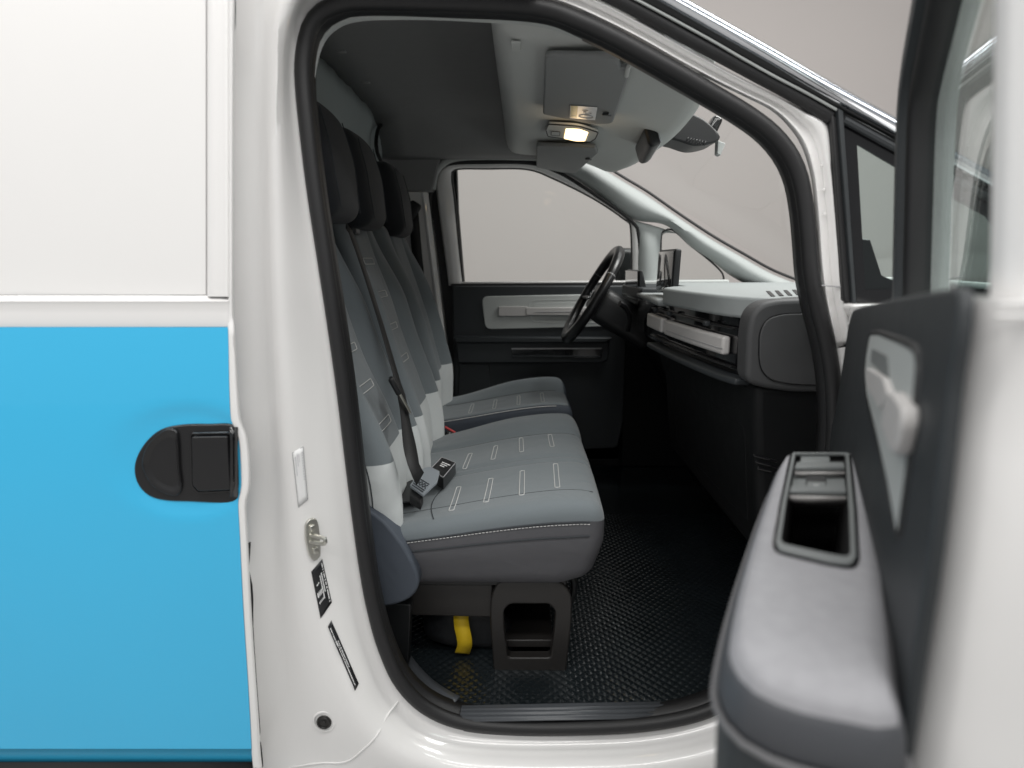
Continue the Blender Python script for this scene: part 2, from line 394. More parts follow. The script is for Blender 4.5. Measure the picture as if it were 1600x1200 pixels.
# windscreen
A0, A1 = onY(1050, -18, .0), onY(1540, 262, .0)
B0, B1 = onY(952, 258, W - .02), onY(1250, 441, W - .02)
def wscreen(t, s):                            # t down the glass, s across
    a = A0 + (A1 - A0) * (t * 1.62); b_ = B0 + (B1 - B0) * t * 1.05
    p = a.lerp(b_, s); bow = 4 * s * (1 - s)
    return p + V((.09 * bow, 0, .012 * bow))
ws = [[wscreen(i / 14, j / 18) for j in range(19)] for i in range(15)]
loft('windscreen', ws, GLASS, van)
# headliner and the rear bulkhead
def ceil_z(y): return pw([(.02, .425), (.06, .47), (.12, .53), (.22, .552), (.5, .558), (.82, .56), (1.3, .556), (1.42, .54), (1.50, .49), (1.56, .43), (1.60, .415)], y)
ys = [.02, .035, .06, .09, .12, .16, .22, .3, .4, .5, .65, .82, 1.0, 1.15, 1.3, 1.37, 1.42, 1.46, 1.5, 1.53, 1.56, 1.6]
loft('headliner', [[V((x, y, Z(ceil_z(y)))) for y in ys] for x in (-.60, -.45, -.3, -.15, 0, .1)], HEADL, van, solid=.004, sharp=80)
HL = [(480, 170), (484, 120), (492, 80), (503, 56), (520, 39), (545, 27), (590, 22), (680, 22), (780, 27), (850, 34), (912, 54)]
tube('headliner_edge', spl(PY(HL, .035), 50), .0095, GREYTRIM, van, sec=8)
for (px, py) in ((533, 80), (571, 128), (602, 168)):
    q = onZ(px, py, Z(.556)); rb('trim_clip', (.028, .02, .008), .0035, frame(q, (1, 0, 0), (0, 1, 0), (0, 0, 1)), HEADL, van, n=(2, 2, 1), k=2)
bk = []
for i in range(41):
    y = .02 + 1.56 * i / 40
    r_ = []
    for j in range(31):
        z = -.9 + 1.46 * j / 30
        rib = .007 * math.sin(y * 30) * sstep(.5, .4, z) + .012 * sstep(.42, .52, z) + .005 * math.sin(y * 47 + 1) * math.sin(y * 19) * sstep(.4, .5, z)
        r_.append(V((-.575 + rib - .06 * sstep(.28, .05, z), y, Z(min(z, ceil_z(y) + .03)))))
    bk.append(r_)
loft('bulkhead', bk, GREYWALL, van, solid=.003, sharp=60)
tube('bulkhead_seal', spl([onX(a, b, -.545) for a, b in ((499, 68), (530, 100), (560, 134), (585, 160), (597, 176), (599, 190), (590, 204), (588, 232), (597, 256))], 40), .0075, SEAL, van, sec=8)
# floor pan, toe board
prism('floor_pan', [(-2.3, .0, Z(-.93)), (1.1, .0, Z(-.93)), (1.1, W, Z(-.93)), (-2.3, W, Z(-.93))], (0, 0, -.12), BLACK, van)
loft('toe_board', [[V((x, y, Z(z))) for y in (.02, .5, 1.0, 1.6)] for x, z in ((.74, -.906), (.85, -.86), (1.0, -.70), (1.12, -.4), (1.15, -.12))], DASHLOW, van, solid=.01)
# ---- far side
prism('far_side_skin', [(-2.3, 1.74, Z(-1.0)), (-.45, 1.74, Z(-1.0)), (-.45, 1.74, Z(.44)), (-2.3, 1.74, Z(.44))], (0, .02, 0), WHITE, van)
prism('far_pillar_trim', PY(((560, 165), (640, 172), (690, 240), (676, 300), (640, 300), (560, 300)), 1.60), (0, .06, 0), HEADL, van, bevel=.01)
prism('far_pillar', PY(((590, 298), (668, 298), (700, 560), (705, 720), (590, 720)), 1.605), (0, .08, 0), WHITE, van, bevel=.012)
prism('far_pillar_inner', PY(((600, 220), (712, 220), (716, 330), (735, 560), (735, 720), (600, 720)), 1.672), (0, .05, 0), SEAL, van, bevel=.004)
prism('far_header', PY(((640, 215), (880, 215), (885, 262), (640, 262)), 1.672), (0, .04, 0), SEAL, van, bevel=.004)
tube('far_header_trim', spl(PY(((676, 296), (680, 272), (692, 256), (712, 247), (760, 244.5), (850, 246)), 1.618), 40), .0145, GREYTRIM, van, sec=10)
tube('pillar_crease', PY(((662, 302), (692, 540)), 1.603), .010, WHITE, van, sec=8)
prism('far_sill_trim', PY(((690, 560), (1080, 590), (1080, 800), (690, 800)), 1.70), (0, .03, 0), BLACK, van, bevel=.004)
prism('kick_panel', [(.45, 1.58, Z(-.9)), (1.1, 1.58, Z(-.9)), (1.1, 1.58, Z(-.12)), (.45, 1.58, Z(-.12))], (0, .1, 0), DASHLOW, van)
FS = [(706, 720), (694, 600), (682, 450), (673, 340), (674, 296), (682, 270), (700, 256), (760, 253), (830, 255), (866, 266), (920, 298), (984, 343), (998, 372), (1001, 460)]
tube('far_weatherstrip', spl(PY(FS, 1.63), 90), .0085, SEAL, van, sec=8)
# far windscreen pillar trim
AU = [(905, 238), (940, 262), (975, 284), (1010, 305), (1060, 340), (1110, 373), (1160, 402), (1205, 427), (1255, 447)]
AL = [(842, 254), (890, 276), (935, 305), (985, 342), (1040, 352), (1078, 385), (1112, 408), (1140, 430), (1170, 447)]
loftpath('far_windscreen_pillar', list(zip(PY(AU, 1.66), PY(between(AU, AL, .06), 1.62), PY(between(AU, AL, .25), 1.585), PY(between(AU, AL, .5), 1.58), PY(between(AU, AL, .8), 1.605), PY(between(AU, AL, .96), 1.63), PY(AL, 1.66))), 60, PILLART, van, solid=.003, sharp=80)
QP = [((996, 444), (1032, 444)), ((996, 405), (1031.5, 405)), ((996, 378), (1032, 380)), ((989, 355), (1037, 364)), ((968, 338), (1058, 364))]
loftpath('far_quarter_pillar', [[onY(lerp(a[0], b[0], t), lerp(a[1], b[1], t), y + (0, 0, .004, .022, .045)[k]) for t, y in ((0, 1.655), (.06, 1.625), (.25, 1.605), (.5, 1.600), (.75, 1.606), (.94, 1.628), (1, 1.655))] for k, (a, b) in enumerate(QP)], 24, PILLART, van, solid=.003, sharp=80)
prism('far_quarter_glass', PY(((1028, 352), (1060, 352), (1145, 436), (1028, 442)), 1.655), (0, .004, 0), GLASS, van, bevel=0, smooth=False)
tube('far_quarter_rubber', spl(PY(((1033, 440), (1033, 372), (1038, 361), (1052, 360), (1080, 384), (1110, 408), (1128, 426), (1131, 438)), 1.645), 40), .004, SEAL, van, sec=6)
tube('windscreen_rubber', spl(PY([(a + 3, b - 5) for a, b in AU], 1.665), 50), .006, SEAL, van, sec=8)
prism('far_belt_ledge', PY(((985, 439), (1140, 437), (1140, 452), (985, 452)), 1.58), (0, .1, 0), GREYTRIM, van, bevel=.006)

# ---- stickers, striker and drain plug on the near pillar
def onpillar(px, py):                         # the point where the pixel's ray meets the side panel
    d = ray(px, py); best = None
    for i in range(149):
        for j in range(15):
            for tri in ((srf[i][j], srf[i + 1][j], srf[i + 1][j + 1]), (srf[i][j], srf[i + 1][j + 1], srf[i][j + 1])):
                e1 = tri[1] - tri[0]; e2 = tri[2] - tri[0]; h = d.cross(e2); a = e1.dot(h)
                if abs(a) < 1e-12: continue
                s = CAM - tri[0]; u = s.dot(h) / a
                if u < -.001 or u > 1.001: continue
                q = s.cross(e1); v_ = d.dot(q) / a
                if v_ < -.001 or u + v_ > 1.001: continue
                t = e2.dot(q) / a
                if t > 0 and (best is None or t < best[0]): best = (t, e1.cross(e2).normalized())
    if best is None: return onY(px, py, -.04), V((0, -1, 0))
    n = best[1]; n = -n if n.dot(d) > 0 else n
    return CAM + d * best[0], n
def bil(c, u, v): return tuple(lerp(lerp(c[0][k], c[1][k], u), lerp(c[3][k], c[2][k], u), v) for k in (0, 1))
def sticker(name, corners, m_, lift=.0012, nu=3, nv=8):
    rows = []
    for j in range(nv + 1):
        r_ = []
        for i in range(nu + 1):
            p, n = onpillar(*bil(corners, i / nu, j / nv)); r_.append(p + n * lift)
        rows.append(r_)
    return loft(name, rows, m_, van, solid=.0004, offset=0)
def marks(name, corners, spans, m_, par, lift=.0022):
    q = []
    for (u0, u1, v0, v1) in spans:
        c = []
        for (u, v) in ((u0, v0), (u1, v0), (u1, v1), (u0, v1)):
            p, n = onpillar(*bil(corners, u, v)); c.append(p + n * lift)
        q.append(c)
    return bars(name, q, m_, par)
c1 = [(456.5, 707), (473.5, 697), (481, 780), (466, 793)]
st = sticker('sticker', c1, STICKW); st['label'] = 'white sticker with thin dark outline'
e = .035
marks('sticker_outline', c1, [(0, 1, 0, .012), (0, 1, .988, 1), (0, .05, 0, 1), (.95, 1, 0, 1)], PRINTG, st, .0018)
marks('sticker_print', c1, [(.78, .88, .08 + .05 * k, .108 + .05 * k) for k in range(11)] + [(.2, .26, .1, .45), (.36, .42, .06, .3), (.5, .55, .08, .24)], mat('faint_print', (.6, .6, .62), .5), st, .0018)
c2 = [(486, 893), (503, 873), (518, 941), (501, 966)]
st = sticker('sticker', c2, STICKB); st['label'] = 'black sticker with white print below the door striker'
sp_ = []
v = .06
while v < .92:
    L_ = random.uniform(.02, .05); sp_.append((.84, .92, v, v + L_)); v += L_ + random.choice((.006, .006, .03))
for u0, va, vb in ((.66, .22, .62), (.52, .24, .74)):
    v = va
    while v < vb:
        L_ = random.uniform(.02, .045); sp_.append((u0, u0 + .08, v, v + L_)); v += L_ + .006
for k in range(4): sp_.append((.12 + .1 * k, .18 + .1 * k, .5, .6)); sp_.append((.12 + .1 * k, .18 + .1 * k, .69, .735))
sp_ += [(.2, .3, .34, .37), (.32, .4, .33, .36)]
marks('sticker_print', c2, sp_, PRINT, st)
c3 = [(512, 979), (517.5, 969), (560, 1068), (554.5, 1079)]
st = sticker('sticker', c3, STICKB, nv=10); st['label'] = 'narrow black sticker with white print near the door sill'
sp_ = []
for u0, va, vb in ((.22, .05, .95), (.52, .28, .68)):
    v = va
    while v < vb:
        L_ = random.uniform(.012, .03); sp_.append((u0, u0 + .16, v, v + L_)); v += L_ + random.choice((.005, .005, .012))
marks('sticker_print', c3, sp_, PRINT, st)
# striker: plate, two bolts and a U-shaped loop
p0, n0 = onpillar(490, 843)
zu = V((.10, 0, -1)).normalized(); xu = zu.cross(n0).normalized(); yu = n0
pl = [(490, 810), (495, 812), (499, 828), (501, 862), (499, 872), (490, 876), (484, 868), (478.5, 845), (478, 822), (483, 813)]
stk = prism('door_striker', spl([onP(a, b, p0 + n0 * .006, n0) for a, b in pl], 30, True), -n0 * .006, STEEL, van, bevel=.0012)
for (a, b) in ((488, 825), (493, 860)):
    q = onP(a, b, p0 + n0 * .008, n0)
    rb('bolt', (.010, .006, .012), .0025, frame(q, xu, yu, zu), STEEL, stk, n=(1, 1, 1), k=3)
q0 = onP(484, 836, p0 + n0 * .004, n0); q1 = onP(484, 846, p0 + n0 * .004, n0)
fw = V((.90, -.42, .04)).normalized() * .036
tube('striker_loop', spl([q0, q0 + fw * .7, q0 + fw * .98 + (q1 - q0) * .15, q0 + fw + (q1 - q0) * .5, q1 + fw * .98 - (q1 - q0) * .15, q1 + fw * .7, q1], 24), .0036, STEEL, stk, sec=8)
p0, n0 = onpillar(507, 1127)
fr_ = frame(p0, V((1, 0, 0)), n0, V((0, 0, 1)))
def disc(fn, r, n=28): return [fn((r * math.cos(2 * math.pi * k / n), 0, r * math.sin(2 * math.pi * k / n))) for k in range(n)]
pg = prism('drain_plug', disc(frame(p0 + n0 * .001, (1, 0, 0), n0, (0, 0, 1)), .0142), n0 * .003, BRACKET, van, bevel=.001)
tube('plug_rim', disc(frame(p0 + n0 * .0045, (1, 0, 0), n0, (0, 0, 1)), .0108), .0018, BRACKET, pg, True, sec=6)
prism('plug_button', disc(frame(p0 + n0 * .003, (1, 0, 0), n0, (0, 0, 1)), .0048), n0 * .003, BRACKET, pg, bevel=.0008)
tube('pressed_ring', disc(frame(p0 + n0 * .0002, (1, 0, 0), n0, (0, 0, 1)), .0205), .0022, WHITE, van, True, sec=6)
CRS = [(452, 1199), (500, 1192), (540, 1190), (566, 1172), (588, 1150), (604, 1120), (622, 1096)]
q = []
for a, b in CRS:
    p, n = onpillar(a, b); q.append(p + n * .0005)
tube('sealant_bead', spl(q, 40), .0018, WHITE, van, sec=6)
# scuff plate on the sill, ribbed, with the two curved end pieces
SC0 = [(722, 1102), (1070, 1095)]; SC1 = [(718, 1128), (1080, 1122)]
rows = []
for i in range(2):
    a, b = onZ(*SC0[i], Z(-.893)), onZ(*SC1[i], Z(-.905))
    r_ = []
    for k in range(25):
        t = k / 24; p = a.lerp(b, t); p.z += .0025 * (1 if (k % 6) in (1, 2, 3, 4) and 4 < k < 22 else 0) + .004 * math.sin(math.pi * t); r_.append(p)
    rows.append(r_)
scf = loft('scuff_plate', rows, SCUFF, van, solid=.004, sharp=25)
for s_, pts in ((-1, [(614, 996), (636, 1034), (664, 1066), (690, 1085), (712, 1097)]), (1, [(1074, 1103), (1105, 1092), (1132, 1075), (1160, 1045)])):
    inn = spl([onZ(a + (7 if s_ < 0 else -4), b - 9, Z(-.892)) for a, b in pts], 20); out = spl([onZ(a - s_ * 0 + (-8 if s_ < 0 else 4), b + 15, Z(-.905)) for a, b in pts], 20)
    loft('scuff_end', [[a, a.lerp(b, .5) + V((0, 0, .006)), b] for a, b in zip(inn, out)], SCUFF, van, solid=.003, sharp=60)

# ================================================================== studded rubber floor
flo = thing('rubber_floor', 'black studded rubber cab floor under the seats, glossy by the sill', 'floor', (0, .5, Z(-.905)))
loft('rubber_sheet', [[V((x, y, Z(-.905))) for y in (.03, .3, .8, 1.6)] for x in (-.57, 0, .4, .76)], MAT_FLOOR, flo, smooth=False, solid=.004)
v, f = [], []
dx = .0235
for j in range(86):
    for i in range(50):
        x = -.42 + i * dx + (dx / 2 if j % 2 else 0); y = .048 + j * dx * .5
        if x > .75: continue
        o_ = len(v); h = .0017; a, b = .0114, .0108
        for (sx, sy) in ((1, 0), (0, 1), (-1, 0), (0, -1)): v.append((x + sx * a, y + sy * b, Z(-.905)))
        for (sx, sy) in ((1, 0), (0, 1), (-1, 0), (0, -1)): v.append((x + sx * a * .55, y + sy * b * .55, Z(-.905) + h * .85))
        v.append((x, y, Z(-.905) + h))
        for k in range(4):
            n_ = (k + 1) % 4; f.append((o_ + k, o_ + n_, o_ + 4 + n_, o_ + 4 + k)); f.append((o_ + 4 + k, o_ + 4 + n_, o_ + 8))
tag(mk('stud', v, f, MAT_FLOOR, flo, sharp=60), kind='stuff')

# ================================================================== sliding side door
sld = thing('sliding_door', 'closed sliding side door, white above and bright blue below, with black handle', 'door', onY(150, 1190, -.13))
YD = -.135
EB = [(356, 511), (357, 540), (358, 600), (360, 650), (364, 662), (371, 676), (375, 700), (377, 740), (377, 762), (373, 776), (372, 790), (374, 825), (380, 950), (387, 1060), (391, 1130), (393, 1172)]
def ydoor(py): return YD - .012 * math.sin(math.pi * min(1, max(0, (py - 300) / 1100)))     # slight barrel of the skin
eb = spl([(a, b, 0) for a, b in EB], 60)
def edge_x(py):
    for p, q in zip(eb, eb[1:]):
        if p.y <= py <= q.y: return lerp(p.x, q.x, (py - p.y) / max(1e-6, q.y - p.y))
    return eb[-1].x if py > eb[-1].y else eb[0].x
ylist = [511 + (1170 - 511) * i / 66 for i in range(67)]
HANDLE = [(373, 663), (330, 660), (290, 661), (258, 668), (236, 685), (221, 708), (216, 730), (221, 752), (237, 770), (262, 778), (300, 780), (372, 781), (377, 760), (377, 735), (375, 700)]
rows = []
for py in ylist:
    xe = edge_x(py); r_ = []
    for i in range(44):
        px = lerp(-820, xe, 1 - (1 - i / 43) ** 1.9)
        # soft dished surround pressed round the handle
        d = math.hypot((px - 295) / 95, (py - 720) / 72); dish = .004 * sstep(1.28, .98, d)
        r_.append(onY(px, py, ydoor(py) + dish))
    rows.append(r_)
low = loft('lower_skin', rows, BLUE, sld, sharp=60); low['label'] = 'bright blue lower skin'
loft('rocker_flange', [[onY(px, py, y) for px in (-820, -60, 120, 260, 393.5)] for py, y in ((1170, ydoor(1170)), (1173, YD + .004), (1181, YD + .014), (1190, YD + .020))], BLUE, sld, sharp=60)
loft('sill_black_strip', [[onY(px, py, y) for px in (-820, 120, 400)] for py, y in ((1190, YD + .02), (1191, YD + .012), (1240, YD + .012))], BLACK, sld, solid=.004)  # plain black strip below the door's lower edge
# white upper half: waist ledge, pillar strip and the recessed blank panel
waist = [(510.6, YD), (490, YD - .001), (476, YD - .001), (471, YD - .003), (464, YD + .006), (461.5, YD + .010)]
loft('waist_ledge', [[onY(px, py, y) for px in (-820, -300, -60, 100, 200, 300, 338, 357)] for py, y in waist], WHITE, sld, sharp=75)
loft('blank_panel', [[onY(lerp(-820, 321.5, i / 12), py, YD + .0095 + .004 * math.sin(math.pi * i / 12)) for i in range(13)] for py in (-420, -120, 0, 150, 300, 400, 440, 460.5)], WHITE, sld)
loft('pillar_strip', [[onY(px, py, y) for px, y in ((320.5, YD + .012), (323, YD + .012), (325, YD + .004), (328, YD), (338, YD - .0005), (347, YD - .001), (350, YD - .003), (356, YD - .003), (360, YD + .001))] for py in (-420, 0, 150, 300, 400, 463.5)], WHITE, sld, sharp=50)
# hem along the leading edge, stepping out round the handle
HO = [(367, -420), (367, 0), (366, 250), (366, 460), (367.5, 511), (370, 560), (373, 610), (376, 652), (379, 664), (386, 680), (390, 705), (392, 740), (391, 764), (386, 783), (385.5, 800), (387, 830), (393, 950), (400, 1060), (405, 1130), (407, 1172), (410, 1200)]
HI = [(357, -420), (357, 0), (356, 250), (356, 460), (356.5, 511), (357.5, 560), (358.5, 610), (360.5, 652), (364.5, 664), (371.5, 678), (375.5, 702), (377.5, 740), (377.3, 764), (373.4, 778), (372.4, 794), (374.5, 830), (380.5, 950), (387.5, 1060), (391.5, 1130), (393.5, 1172), (396, 1200)]
ho = spl([(a, b, 0) for a, b in HO], 140); hi = spl([(a, b, 0) for a, b in HI], 140)
rows = []
for a, b in zip(hi, ho):
    y0 = ydoor(a.y) if a.y > 511 else YD
    rows.append([onY(a.x - .6, a.y, y0 + .003), onY(lerp(a.x, b.x, .12), a.y, y0 - .0015), onY(lerp(a.x, b.x, .35), lerp(a.y, b.y, .35), y0 - .0005), onY(lerp(a.x, b.x, .6), lerp(a.y, b.y, .6), y0 - .003), onY(lerp(a.x, b.x, .85), b.y, y0 - .001), onY(b.x, b.y, y0 + .006), onY(b.x - 3, b.y, y0 + .05)])
loft('leading_hem', rows, WHITE, sld, sharp=75)
gp = [onY(p.x - 2.0, p.y, YD + .048) for p in ho if p.y > 850]
loft('gap_rubber', [[p, p + V((.004, .05, 0))] for p in gp], SEAL, sld, solid=.002)
# handle: cup, grip flap
hd = PY(HANDLE, YD + .002)
hs = rnd(hd, [.004] + [.02] * 10 + [.004, .01, .01, .01], 4)
hdl = prism('door_handle', [p + V((0, -.012, 0)) for p in spl(hd, 70, True)], (0, .02, 0), SATINB, sld, bevel=.003)
cup = [(284, 671), (300, 676), (306, 690), (306, 745), (304, 762), (296, 772), (280, 775), (258, 772), (238, 760), (226, 740), (224, 715), (232, 695), (250, 678), (268, 671)]
cup = [(262, 671), (274, 674), (278, 690), (280, 730), (283, 757), (280, 770), (272, 775), (255, 770), (237, 758), (225, 738), (222, 722), (228, 700), (243, 682)]
cs = spl(PY(cup, YD - .0145), 48, True); cc = sum(cs, V((0, 0, 0))) / 48
loft('handle_cup', [[p.lerp(cc, t) + V((0, d, 0)) for p in cs] for t, d in ((-.02, .004), (.0, .000), (.04, -.0006), (.15, .003), (.4, .0065), (.7, .008), (1.0, .0085))], SATINB, hdl, closed=True, sharp=60)
flap = rnd(PY(((302, 681), (358, 680), (362, 764), (312, 766), (303, 755)), YD - .0148), .004)
prism('grip_flap', flap, (0, -.006, 0), SATINB, hdl, bevel=.002)
tube('flap_gap', rnd(PY(((298.5, 677.5), (360, 676.5), (364.5, 767), (310, 770), (300, 758)), YD - .0125), .005), .0022, GLOSSB, hdl, True, sec=6)
loft('handle_end_recess', [[onY(a, b, y) for a, b, y in ((359, py, YD - .019), (364, py, YD - .0155), (371, py, YD - .011))] for py in (667, 690, 720, 750, 776)], GLOSSB, hdl, solid=.002)

# ================================================================== seats
def softcurve(tab): return lambda x: pw(tab, x)
def smooth_tab(tab, n=60):                     # resample a table with a spline so that profiles are smooth
    s = spl([(a, b, 0) for a, b in tab], n); return [(p.x, p.y) for p in s]
CUT = smooth_tab([(-.44, -.572), (-.30, -.560), (-.18, -.540), (-.05, -.515), (.05, -.500), (.11, -.496), (.15, -.499), (.20, -.512)])
def cushion(root, y0, y1, ridge, near_b, far_b, groove, side_m=None, cd=.035):
    side_m = side_m or FABL
    cx, hx = -.13, .305; hy = (y1 - y0) / 2; yc = (y0 + y1) / 2; hz = .085
    def ztop(X, Y):
        t = (Y - y0) / (y1 - y0)
        z = pw(CUT, X)
        z += near_b * sstep(.16, .02, t) + far_b * sstep(.72, .90, t) * sstep(-.30, .0, X)
        z -= .010 * sstep(.05, .35, t) * sstep(.92, .65, t)
        for g, wd, dp in groove: z -= dp * math.exp(-((Y - g) / wd) ** 2)
        return z
    def fn(p):
        X = cx + p.x + .012 * (1 - (p.y / hy) ** 2) * sstep(0, hx, p.x); Y = yc + p.y
        bot = -.690 + .016 * sstep(.08, .17, X)
        top = ztop(X, Y)
        inset = .02 * sstep(.02, -.085, p.z)
        Y -= math.copysign(inset, p.y) * sstep(hy * .8, hy, abs(p.y))
        k_ = (hz - p.z) / (2 * hz)
        return V((X - .022 * sstep(.02, -.085, p.z) * sstep(.05, .17, X), Y, Z(top + (bot - top) * k_)))
    n = (46, int((y1 - y0) / .008), 8)
    sz = (2 * hx, 2 * hy, 2 * hz)
    rb('cushion_base', sz, .032, fn, side_m, root, n=n, k=5, keep=lambda c: c.z < hz - cd + .001)
    top = rb('cushion_cover', sz, .032, lambda p: fn(p), FAB, root, n=n, k=5, keep=lambda c: c.z >= hz - cd - .001)
    return ztop, fn, (hx, hy, hz, cx, yc), top
def loops(name, zt, quads, parent, r=.0010):
    paths = []
    for c in quads:
        rp = rnd([V((a, b, 0)) for a, b in c], .004, 3); out = []
        for i, p in enumerate(rp):
            q = rp[(i + 1) % len(rp)]; m_ = max(1, int((q - p).length / .02))
            for k in range(m_): s = p.lerp(q, k / m_); out.append(zt(s))
        paths.append(out)
    return tubes(name, paths, r, THREAD, parent, True, 5)
def dashes(path, seg, gap):
    out = []; P = path; L = 0; cur = []
    pts = spl(P, max(8, int(sum((b - a).length for a, b in zip(P, P[1:])) / (seg / 2))))
    step = (pts[1] - pts[0]).length; on = max(2, round(seg / step)); off = max(1, round(gap / step)); i = 0
    while i + on < len(pts): out.append(pts[i:i + on + 1]); i += on + off
    return out
# ---- passenger bench
ben = thing('bench_seat', 'grey two-place passenger bench seat nearest the open doorway, pale lower backrests', 'seat', (-.1, .5, Z(-.905)), 'cab seats')
BY0, BY1 = .115, .865
zt, cfn, (hx, hy, hz, ccx, cyc), cover = cushion(ben, BY0, BY1, 0, .004, .020, ((.455, .010, .006), (.492, .010, .006), (.70, .012, .008)))
lift = lambda p: V((p.x, p.y, Z(zt(p.x, p.y) + .0008)))
def px_loop(x0, y0, x1, y1, w):               # a narrow stitched loop between two photo points on the cushion
    a = onZ(x0, y0, Z(-.52)); b = onZ(x1, y1, Z(-.52)); s = V((w, 0, 0))
    for _ in range(3):
        a = onZ(x0, y0, Z(zt(a.x, a.y))); b = onZ(x1, y1, Z(zt(b.x, b.y)))
    return [(a.x - w, a.y), (a.x + w, a.y), (b.x + w, b.y), (b.x - w, b.y)]
L1 = [px_loop(717, 761, 705, 798, .0055), px_loop(767, 748, 759, 785, .0055), px_loop(816, 736, 815, 774, .0055), px_loop(868, 725, 871, 762, .0055),
      px_loop(735, 709, 726, 731, .0055), px_loop(775, 697, 770, 718, .0055), px_loop(814, 685, 815, 706, .0055), px_loop(859, 677, 863, 698, .0055)]
loops('stitched_loop', lift, L1, cover)
sd = []; 
def edge_pt(X, dz, out=.0012): p = cfn(V((X - ccx, -hy, hz - dz))); return V((p.x, p.y - out, p.z))
def side_pt(t, dz, out=.0015):                 # along the near side then round the front corner
    h2 = V((-hx + .16 + t * (2 * hx - .16 - .032), -hy, hz - dz)) if t <= 1 else None
    p = cfn(h2); return V((p.x, p.y - out, p.z))
seam1 = [side_pt(i / 24, .0335) for i in range(25)]
seam2 = [side_pt(i / 24, .062) for i in range(25)]
tubes('side_seam', [seam1, seam2], .0016, SEAM, ben)
tubes('side_stitching', dashes([side_pt(i / 24, .038, .0018) for i in range(25)], .005, .003), .0009, THREAD, ben, sec=4)
tubes('cushion_seam', [[lift(V((x, y, 0))) - V((0, 0, .0008)) for x in [-.30 + .46 * i / 20 for i in range(21)]] for y in (.215, .455, .492, .70)] +
      [[lift(V((-.185 - .02 * math.sin(math.pi * i / 20), lerp(.14, .40, i / 20), 0))) for i in range(21)]], .0010, SEAM, cover, sec=5)
# ---- backrests
def backrest(name, root, y0, y1, prof, ztop, tx=.115, white=-.405, bol=.03, side_navy=True, skew=0):
    hz = (ztop + .62) / 2; zc = (ztop - .62) / 2; hy = (y1 - y0) / 2; yc = (y0 + y1) / 2
    tab = smooth_tab(prof); T = max(tx, .1)
    def fx(Zr, Y):
        t = abs(Y - yc) / hy
        x = pw(tab, Zr) + bol * sstep(.48, .80, t) * sstep(ztop, ztop - .25, Zr)
        x += skew * (Y - yc) / hy
        x -= .012 * math.exp(-((t - .50) / .06) ** 2)
        x += .008 * math.cos(t * 1.57) 
        return x
    def fn(p):
        Zr = zc + p.z; k = 1 - .10 * sstep(-.1, ztop, Zr) - .05 * sstep(-.45, -.62, Zr); Y = yc + p.y * k
        fr_ = (p.x / T + .5)
        X = fx(Zr, yc + p.y) * fr_ + (pw(tab, Zr)) * (1 - fr_) - (T / 2 - p.x) * (1 + .35 * sstep(-.2, -.6, Zr))
        return V((X, Y, Z(Zr)))
    sz = (T, 2 * hy, 2 * hz); n = (8, 40, 72)
    fr_ = lambda c: c.x > T / 2 - .030
    wz = white - zc
    b = bpy.data.objects.new(name, None)
    o1 = rb(name, sz, .034, fn, FAB, root, n=n, k=5, keep=lambda c: fr_(c) and c.z > wz)
    rb('backrest_side', sz, .034, fn, FABN if side_navy else FABL, root, n=n, k=5, keep=lambda c: not fr_(c) and c.z > wz)
    o2 = rb('pale_lower_panel', sz, .034, fn, FABW, root, n=n, k=5, keep=lambda c: c.z <= wz)
    def surf(Y, Zr, out=.001):                 # front surface point
        p = fn(V((T / 2, Y - yc, Zr - zc))); return V((p.x + out, p.y, p.z))
    return o1, surf, fn, (T, hy, hz, yc, zc)
def head(root, yc, w, xf, z0=.085, z1=.335):
    h = (z1 - z0); zm = (z0 + z1) / 2
    def fn(p):
        k = 1 - .10 * sstep(0, h / 2, p.z) - .16 * sstep(0, -h / 2, p.z)
        return V((xf - .055 + p.x * (1 - .25 * sstep(0, h / 2, p.z)) - .10 * (p.z) + .012 * math.cos(p.y / w * 2.6), yc + p.y * k, Z(zm + p.z)))
    o = rb('headrest', (.115, w, h), .045, fn, FABB, root, n=(4, 14, 12), k=7)
    tubes('headrest_seam', [[fn(V((.0585, s * w * .33, lerp(-h * .40, h * .40, i / 16)))) for i in range(17)] for s in (-1, 1)], .0012, SEAM, o, sec=5)
    tubes('headrest_post', [[(xf - .06, yc + s * .05, Z(-.02)), (xf - .06, yc + s * .05, Z(z0 + .03))] for s in (-1, 1)], .006, STEEL, root, sec=8)
    return o
PN = [(-.64, -.300), (-.55, -.288), (-.45, -.292), (-.35, -.322), (-.227, -.377), (-.10, -.418), (.02, -.452), (.13, -.475)]
PM = [(-.64, -.290), (-.55, -.280), (-.45, -.287), (-.35, -.315), (-.227, -.358), (-.10, -.395), (.02, -.438), (.13, -.468)]
PD = [(-.64, -.325), (-.52, -.318), (-.42, -.318), (-.32, -.340), (-.20, -.371), (-.05, -.418), (.05, -.450), (.14, -.475)]
bn, sn, fn_n, dn_ = backrest('backrest', ben, .105, .470, PN, .12, bol=.034)
bm_, sm_, fn_m, dm_ = backrest('backrest', ben, .490, .885, PM, .13, bol=.030)
head(ben, .33, .27, -.400); head(ben, .665, .27, -.408)
def back_loops(surf, yc, zs, half, parent, par_name='stitched_loop'):
    ps = []
    for z0 in zs:
        rp = rnd([V((yc - half, z0 - .008, 0)), V((yc + half, z0 - .008, 0)), V((yc + half, z0 + .008, 0)), V((yc - half, z0 + .008, 0))], .004, 3); out = []
        for i, p in enumerate(rp):
            q = rp[(i + 1) % len(rp)]; m_ = max(1, int((q - p).length / .006))
            for k in range(m_): s = p.lerp(q, k / m_); out.append(surf(s.x, s.y, .0022))
        ps.append(out)
    tubes(par_name, ps, .0010, THREAD, parent, True, 5)
back_loops(sn, .268, (-.02, -.105, -.19, -.275, -.36), .05, bn)
